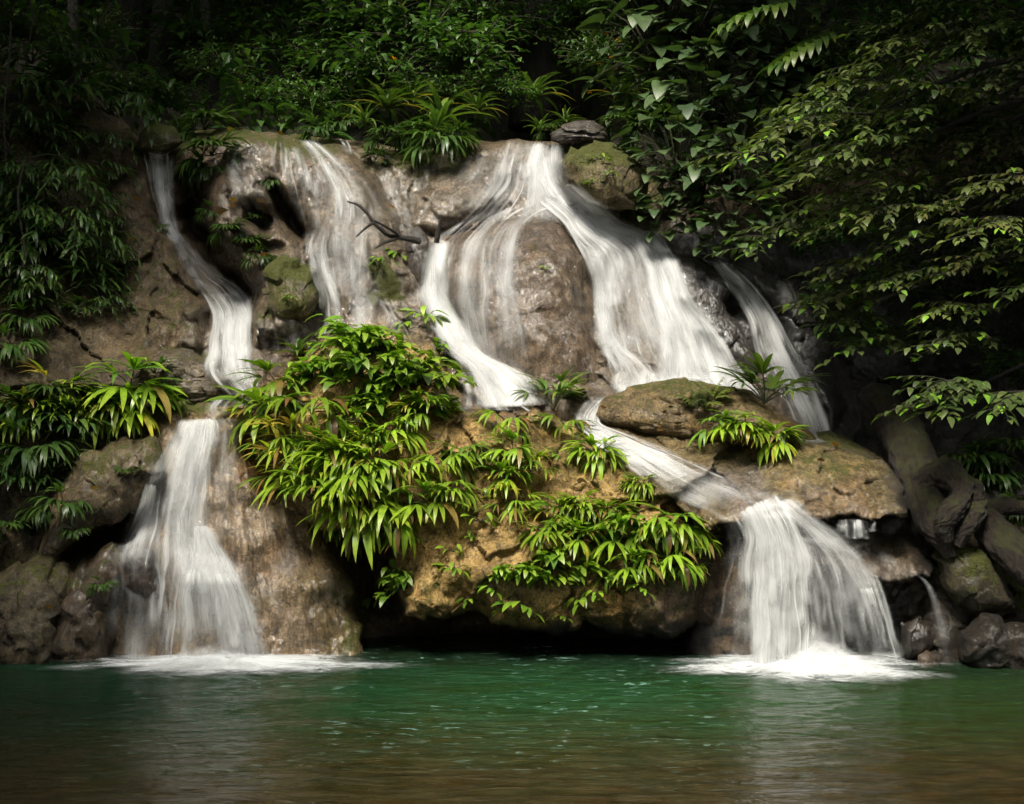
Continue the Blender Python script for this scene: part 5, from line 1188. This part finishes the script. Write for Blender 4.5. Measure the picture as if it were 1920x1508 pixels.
for nm, rows in (('main_stem', [(786, 452, 16.35, 7), (757, 446, 16.2, 5), (727, 442, 16.1, 4), (699, 416, 16.0, 4), (689, 400, 16.0, 3), (672, 384, 16.0, 2.5), (651, 378, 16.0, 1.2)]), ('fork', [(699, 418, 16.0, 3), (685, 428, 15.95, 2.2), (668, 444, 15.9, 1.2)]),
                 ('fork', [(745, 447, 16.15, 3), (720, 455, 16.0, 2.5), (704, 466, 15.95, 1.2)]), ('fork', [(752, 446, 16.2, 3), (742, 436, 16.1, 3), (722, 424, 16.0, 2.5), (702, 414, 15.9, 2)])):
    pts, rr = px_path(rows); tb = Tubes(); tb.add(pts, rr, 8, 0.12); tb.build(nm, M_TWIG, e)
tb = Tubes(); pts, rr = px_path([(818, 455, 16.1, 5), (823, 430, 16.05, 4), (828, 410, 16.0, 2.5)]); tb.add(pts, rr, 8, 0.12)
tag(tb.build('twig', M_TWIG), 'short black twig upright at the top left of the dome veil', 'twig')

# --- fallen leaves
for px, py, s_, mt, w in ((257, 371, 9, 0, 'orange fallen leaf on the bare left wall, upper'), (249, 446, 8, 0, 'yellow fallen leaf upright on the bare left wall'), (297, 586, 9, 1, 'tan fallen leaf near the foot of the left wall'), (498, 480, 10, 0, 'bright orange fallen leaf above the green pitted boulder'), (438, 373, 8, 0, 'orange fallen leaf on the middle rock, one of a pair'), (436, 383, 8, 0, 'orange fallen leaf below its pair on the middle rock'),
                          (490, 374, 10, 1, 'tan fallen leaf beside the black crack'), (416, 398, 15, 1, 'big curled brown leaf on the middle rock'), (735, 386, 8, 0, 'orange fallen leaf right of the second cascade'), (737, 372, 7, 1, 'reddish fallen leaf above the orange one by the second cascade'), (432, 241, 7, 0, 'orange fallen leaf on the lip by the narrow stream'), (527, 249, 8, 0, 'yellow fallen leaf on the lip near the second cascade'), (1093, 900, 12, 1, 'dark red-brown leaf on the bare ochre top'), (1240, 806, 9, 1, 'tan fallen leaf on the low ledge'),
                          (1568, 831, 9, 0, 'yellow fallen leaf on the dark green low boulder'), (1540, 862, 8, 1, 'pale fallen leaf below the yellow one on the ledge'), (94, 1136, 8, 0, 'yellow fallen leaf on the bottom left rock'), (178, 916, 8, 0, 'orange fallen leaf on the leaning slab'), (242, 626, 7, 1, 'pinkish fallen leaf low on the left wall'), (1132, 762, 7, 1, 'pale leaf stuck on the wet left end of the long low boulder'), (487, 455, 6, 1, 'small brown leaf under the hollow of the middle rock')):
    d = float(look(TOPD, px, py)) - 0.035; lv = Leaves(); L_ = 2 * s_ * d / F
    p = at(px, py, d); lv.blades(p[None] - np.array([[L_ / 2, 0, 0]]), U(-0.25, 0.25), U(-0.3, 0.3), L_, L_ * 0.55, 0.3, U(0.1, 0.85), 'ovate', 5, 0.25, -0.9)
    tag(lv.build('fallen_leaf', M_BROWNLEAF if mt else M_LITTER), w, 'leaf', 'fallen leaves on the rocks')

# --- unseen leaf slabs added to shade the banks and forest, open above the pool
lv = Leaves(); n = 15000
cx, cy_ = U(-15, 15, n), U(-9, 36, n)
edge_ = 18.4 + 1.0 * np.exp(-((cx + 0.8) / 2.0) ** 2) + 0.7 * fbm(cx * 0.5, 0 * cx, 0.4, 2)
lft = np.where((cy_ > 7.6) & (cy_ < 13.2), -7.4, np.where(cy_ < 7.6, -4.3, -5.0)) + 0.6 * fbm(cy_ * 0.5, 0 * cy_, 3.4, 2)
rgt = np.where(cy_ > 12.1, 2.9, np.where(cy_ < 8, 3.6, 6.0)) + 0.7 * fbm(cy_ * 0.6, 0 * cy_, 5.4, 2)  # slab edges cut to let sun onto some plants and shade the rest
k = (cy_ > edge_) | (cx < lft) | (cx > rgt) | (cy_ < -4)
cz = np.where(cy_ > edge_, 10.5 + 0.35 * (cy_ - 18.6), np.where(cy_ < -4, U(0.5, 9, n), 8.4)) + U(0, 2.6, n); ln = U(0.9, 1.5, n)
lv.blades(np.stack([cx, cy_, cz], -1)[k], U(0, 6.28, n)[k], U(-0.4, 0.4, n)[k], ln[k], (ln * 0.55)[k], 0.5, U(0, 0.9, n)[k], 'ovate', 3)
tag(lv.build('shade_canopy', M_BUSH), 'unseen leaf canopy added overhead and around to shade the banks and forest', 'canopy', kind='stuff')
# ------------------------------------------------------------------ light, camera
sun_el, sun_az = math.radians(58), math.radians(200)      # azimuth the light comes FROM, measured from +Y clockwise
W = bpy.data.worlds.new('World'); SC.world = W; W.use_nodes = True
nt = W.node_tree; bg = nt.nodes['Background']
sky = nt.nodes.new('ShaderNodeTexSky'); sky.sky_type = 'NISHITA'; sky.sun_disc = False
sky.sun_elevation = sun_el; sky.sun_rotation = sun_az; sky.air_density = 1.0; sky.dust_density = 4.0; sky.ozone_density = 0.5
hs = nt.nodes.new('ShaderNodeHueSaturation'); hs.inputs['Saturation'].default_value = 0.12
nt.links.new(sky.outputs[0], hs.inputs['Color']); nt.links.new(hs.outputs[0], bg.inputs[0])
bg.inputs[1].default_value = 0.075
sl = bpy.data.lights.new('sun', 'SUN'); sl.energy = 3.0; sl.angle = math.radians(18); sl.color = (1.0, 0.94, 0.82)
so = bpy.data.objects.new('sun', sl); COL.objects.link(so)
dv = Vector((math.sin(sun_az) * math.cos(sun_el), math.cos(sun_az) * math.cos(sun_el), math.sin(sun_el)))
so.rotation_euler = (-dv).to_track_quat('-Z', 'Y').to_euler()
cam = bpy.data.cameras.new('camera'); co = bpy.data.objects.new('camera', cam); COL.objects.link(co)
co.location = (0, 0, CAMZ); co.rotation_euler = (math.pi / 2, 0, 0)
cam.lens = 50.0; cam.sensor_width = 36.0; cam.sensor_fit = 'HORIZONTAL'; cam.shift_y = (HY - 754.0) / 1920.0
cam.clip_start = 0.1; cam.clip_end = 400
SC.camera = co
SC.view_settings.view_transform = 'Standard'; SC.view_settings.look = 'None'; SC.view_settings.gamma = 1.0
SC.view_settings.exposure = 1.12
cy = SC.cycles
cy.use_denoising = True; cy.max_bounces = 6; cy.diffuse_bounces = 2; cy.glossy_bounces = 2; cy.transmission_bounces = 3; cy.transparent_max_bounces = 28; cy.use_adaptive_sampling = True; cy.adaptive_threshold = 0.035
cy.caustics_reflective = False; cy.caustics_refractive = False; cy.sample_clamp_indirect = 4.0
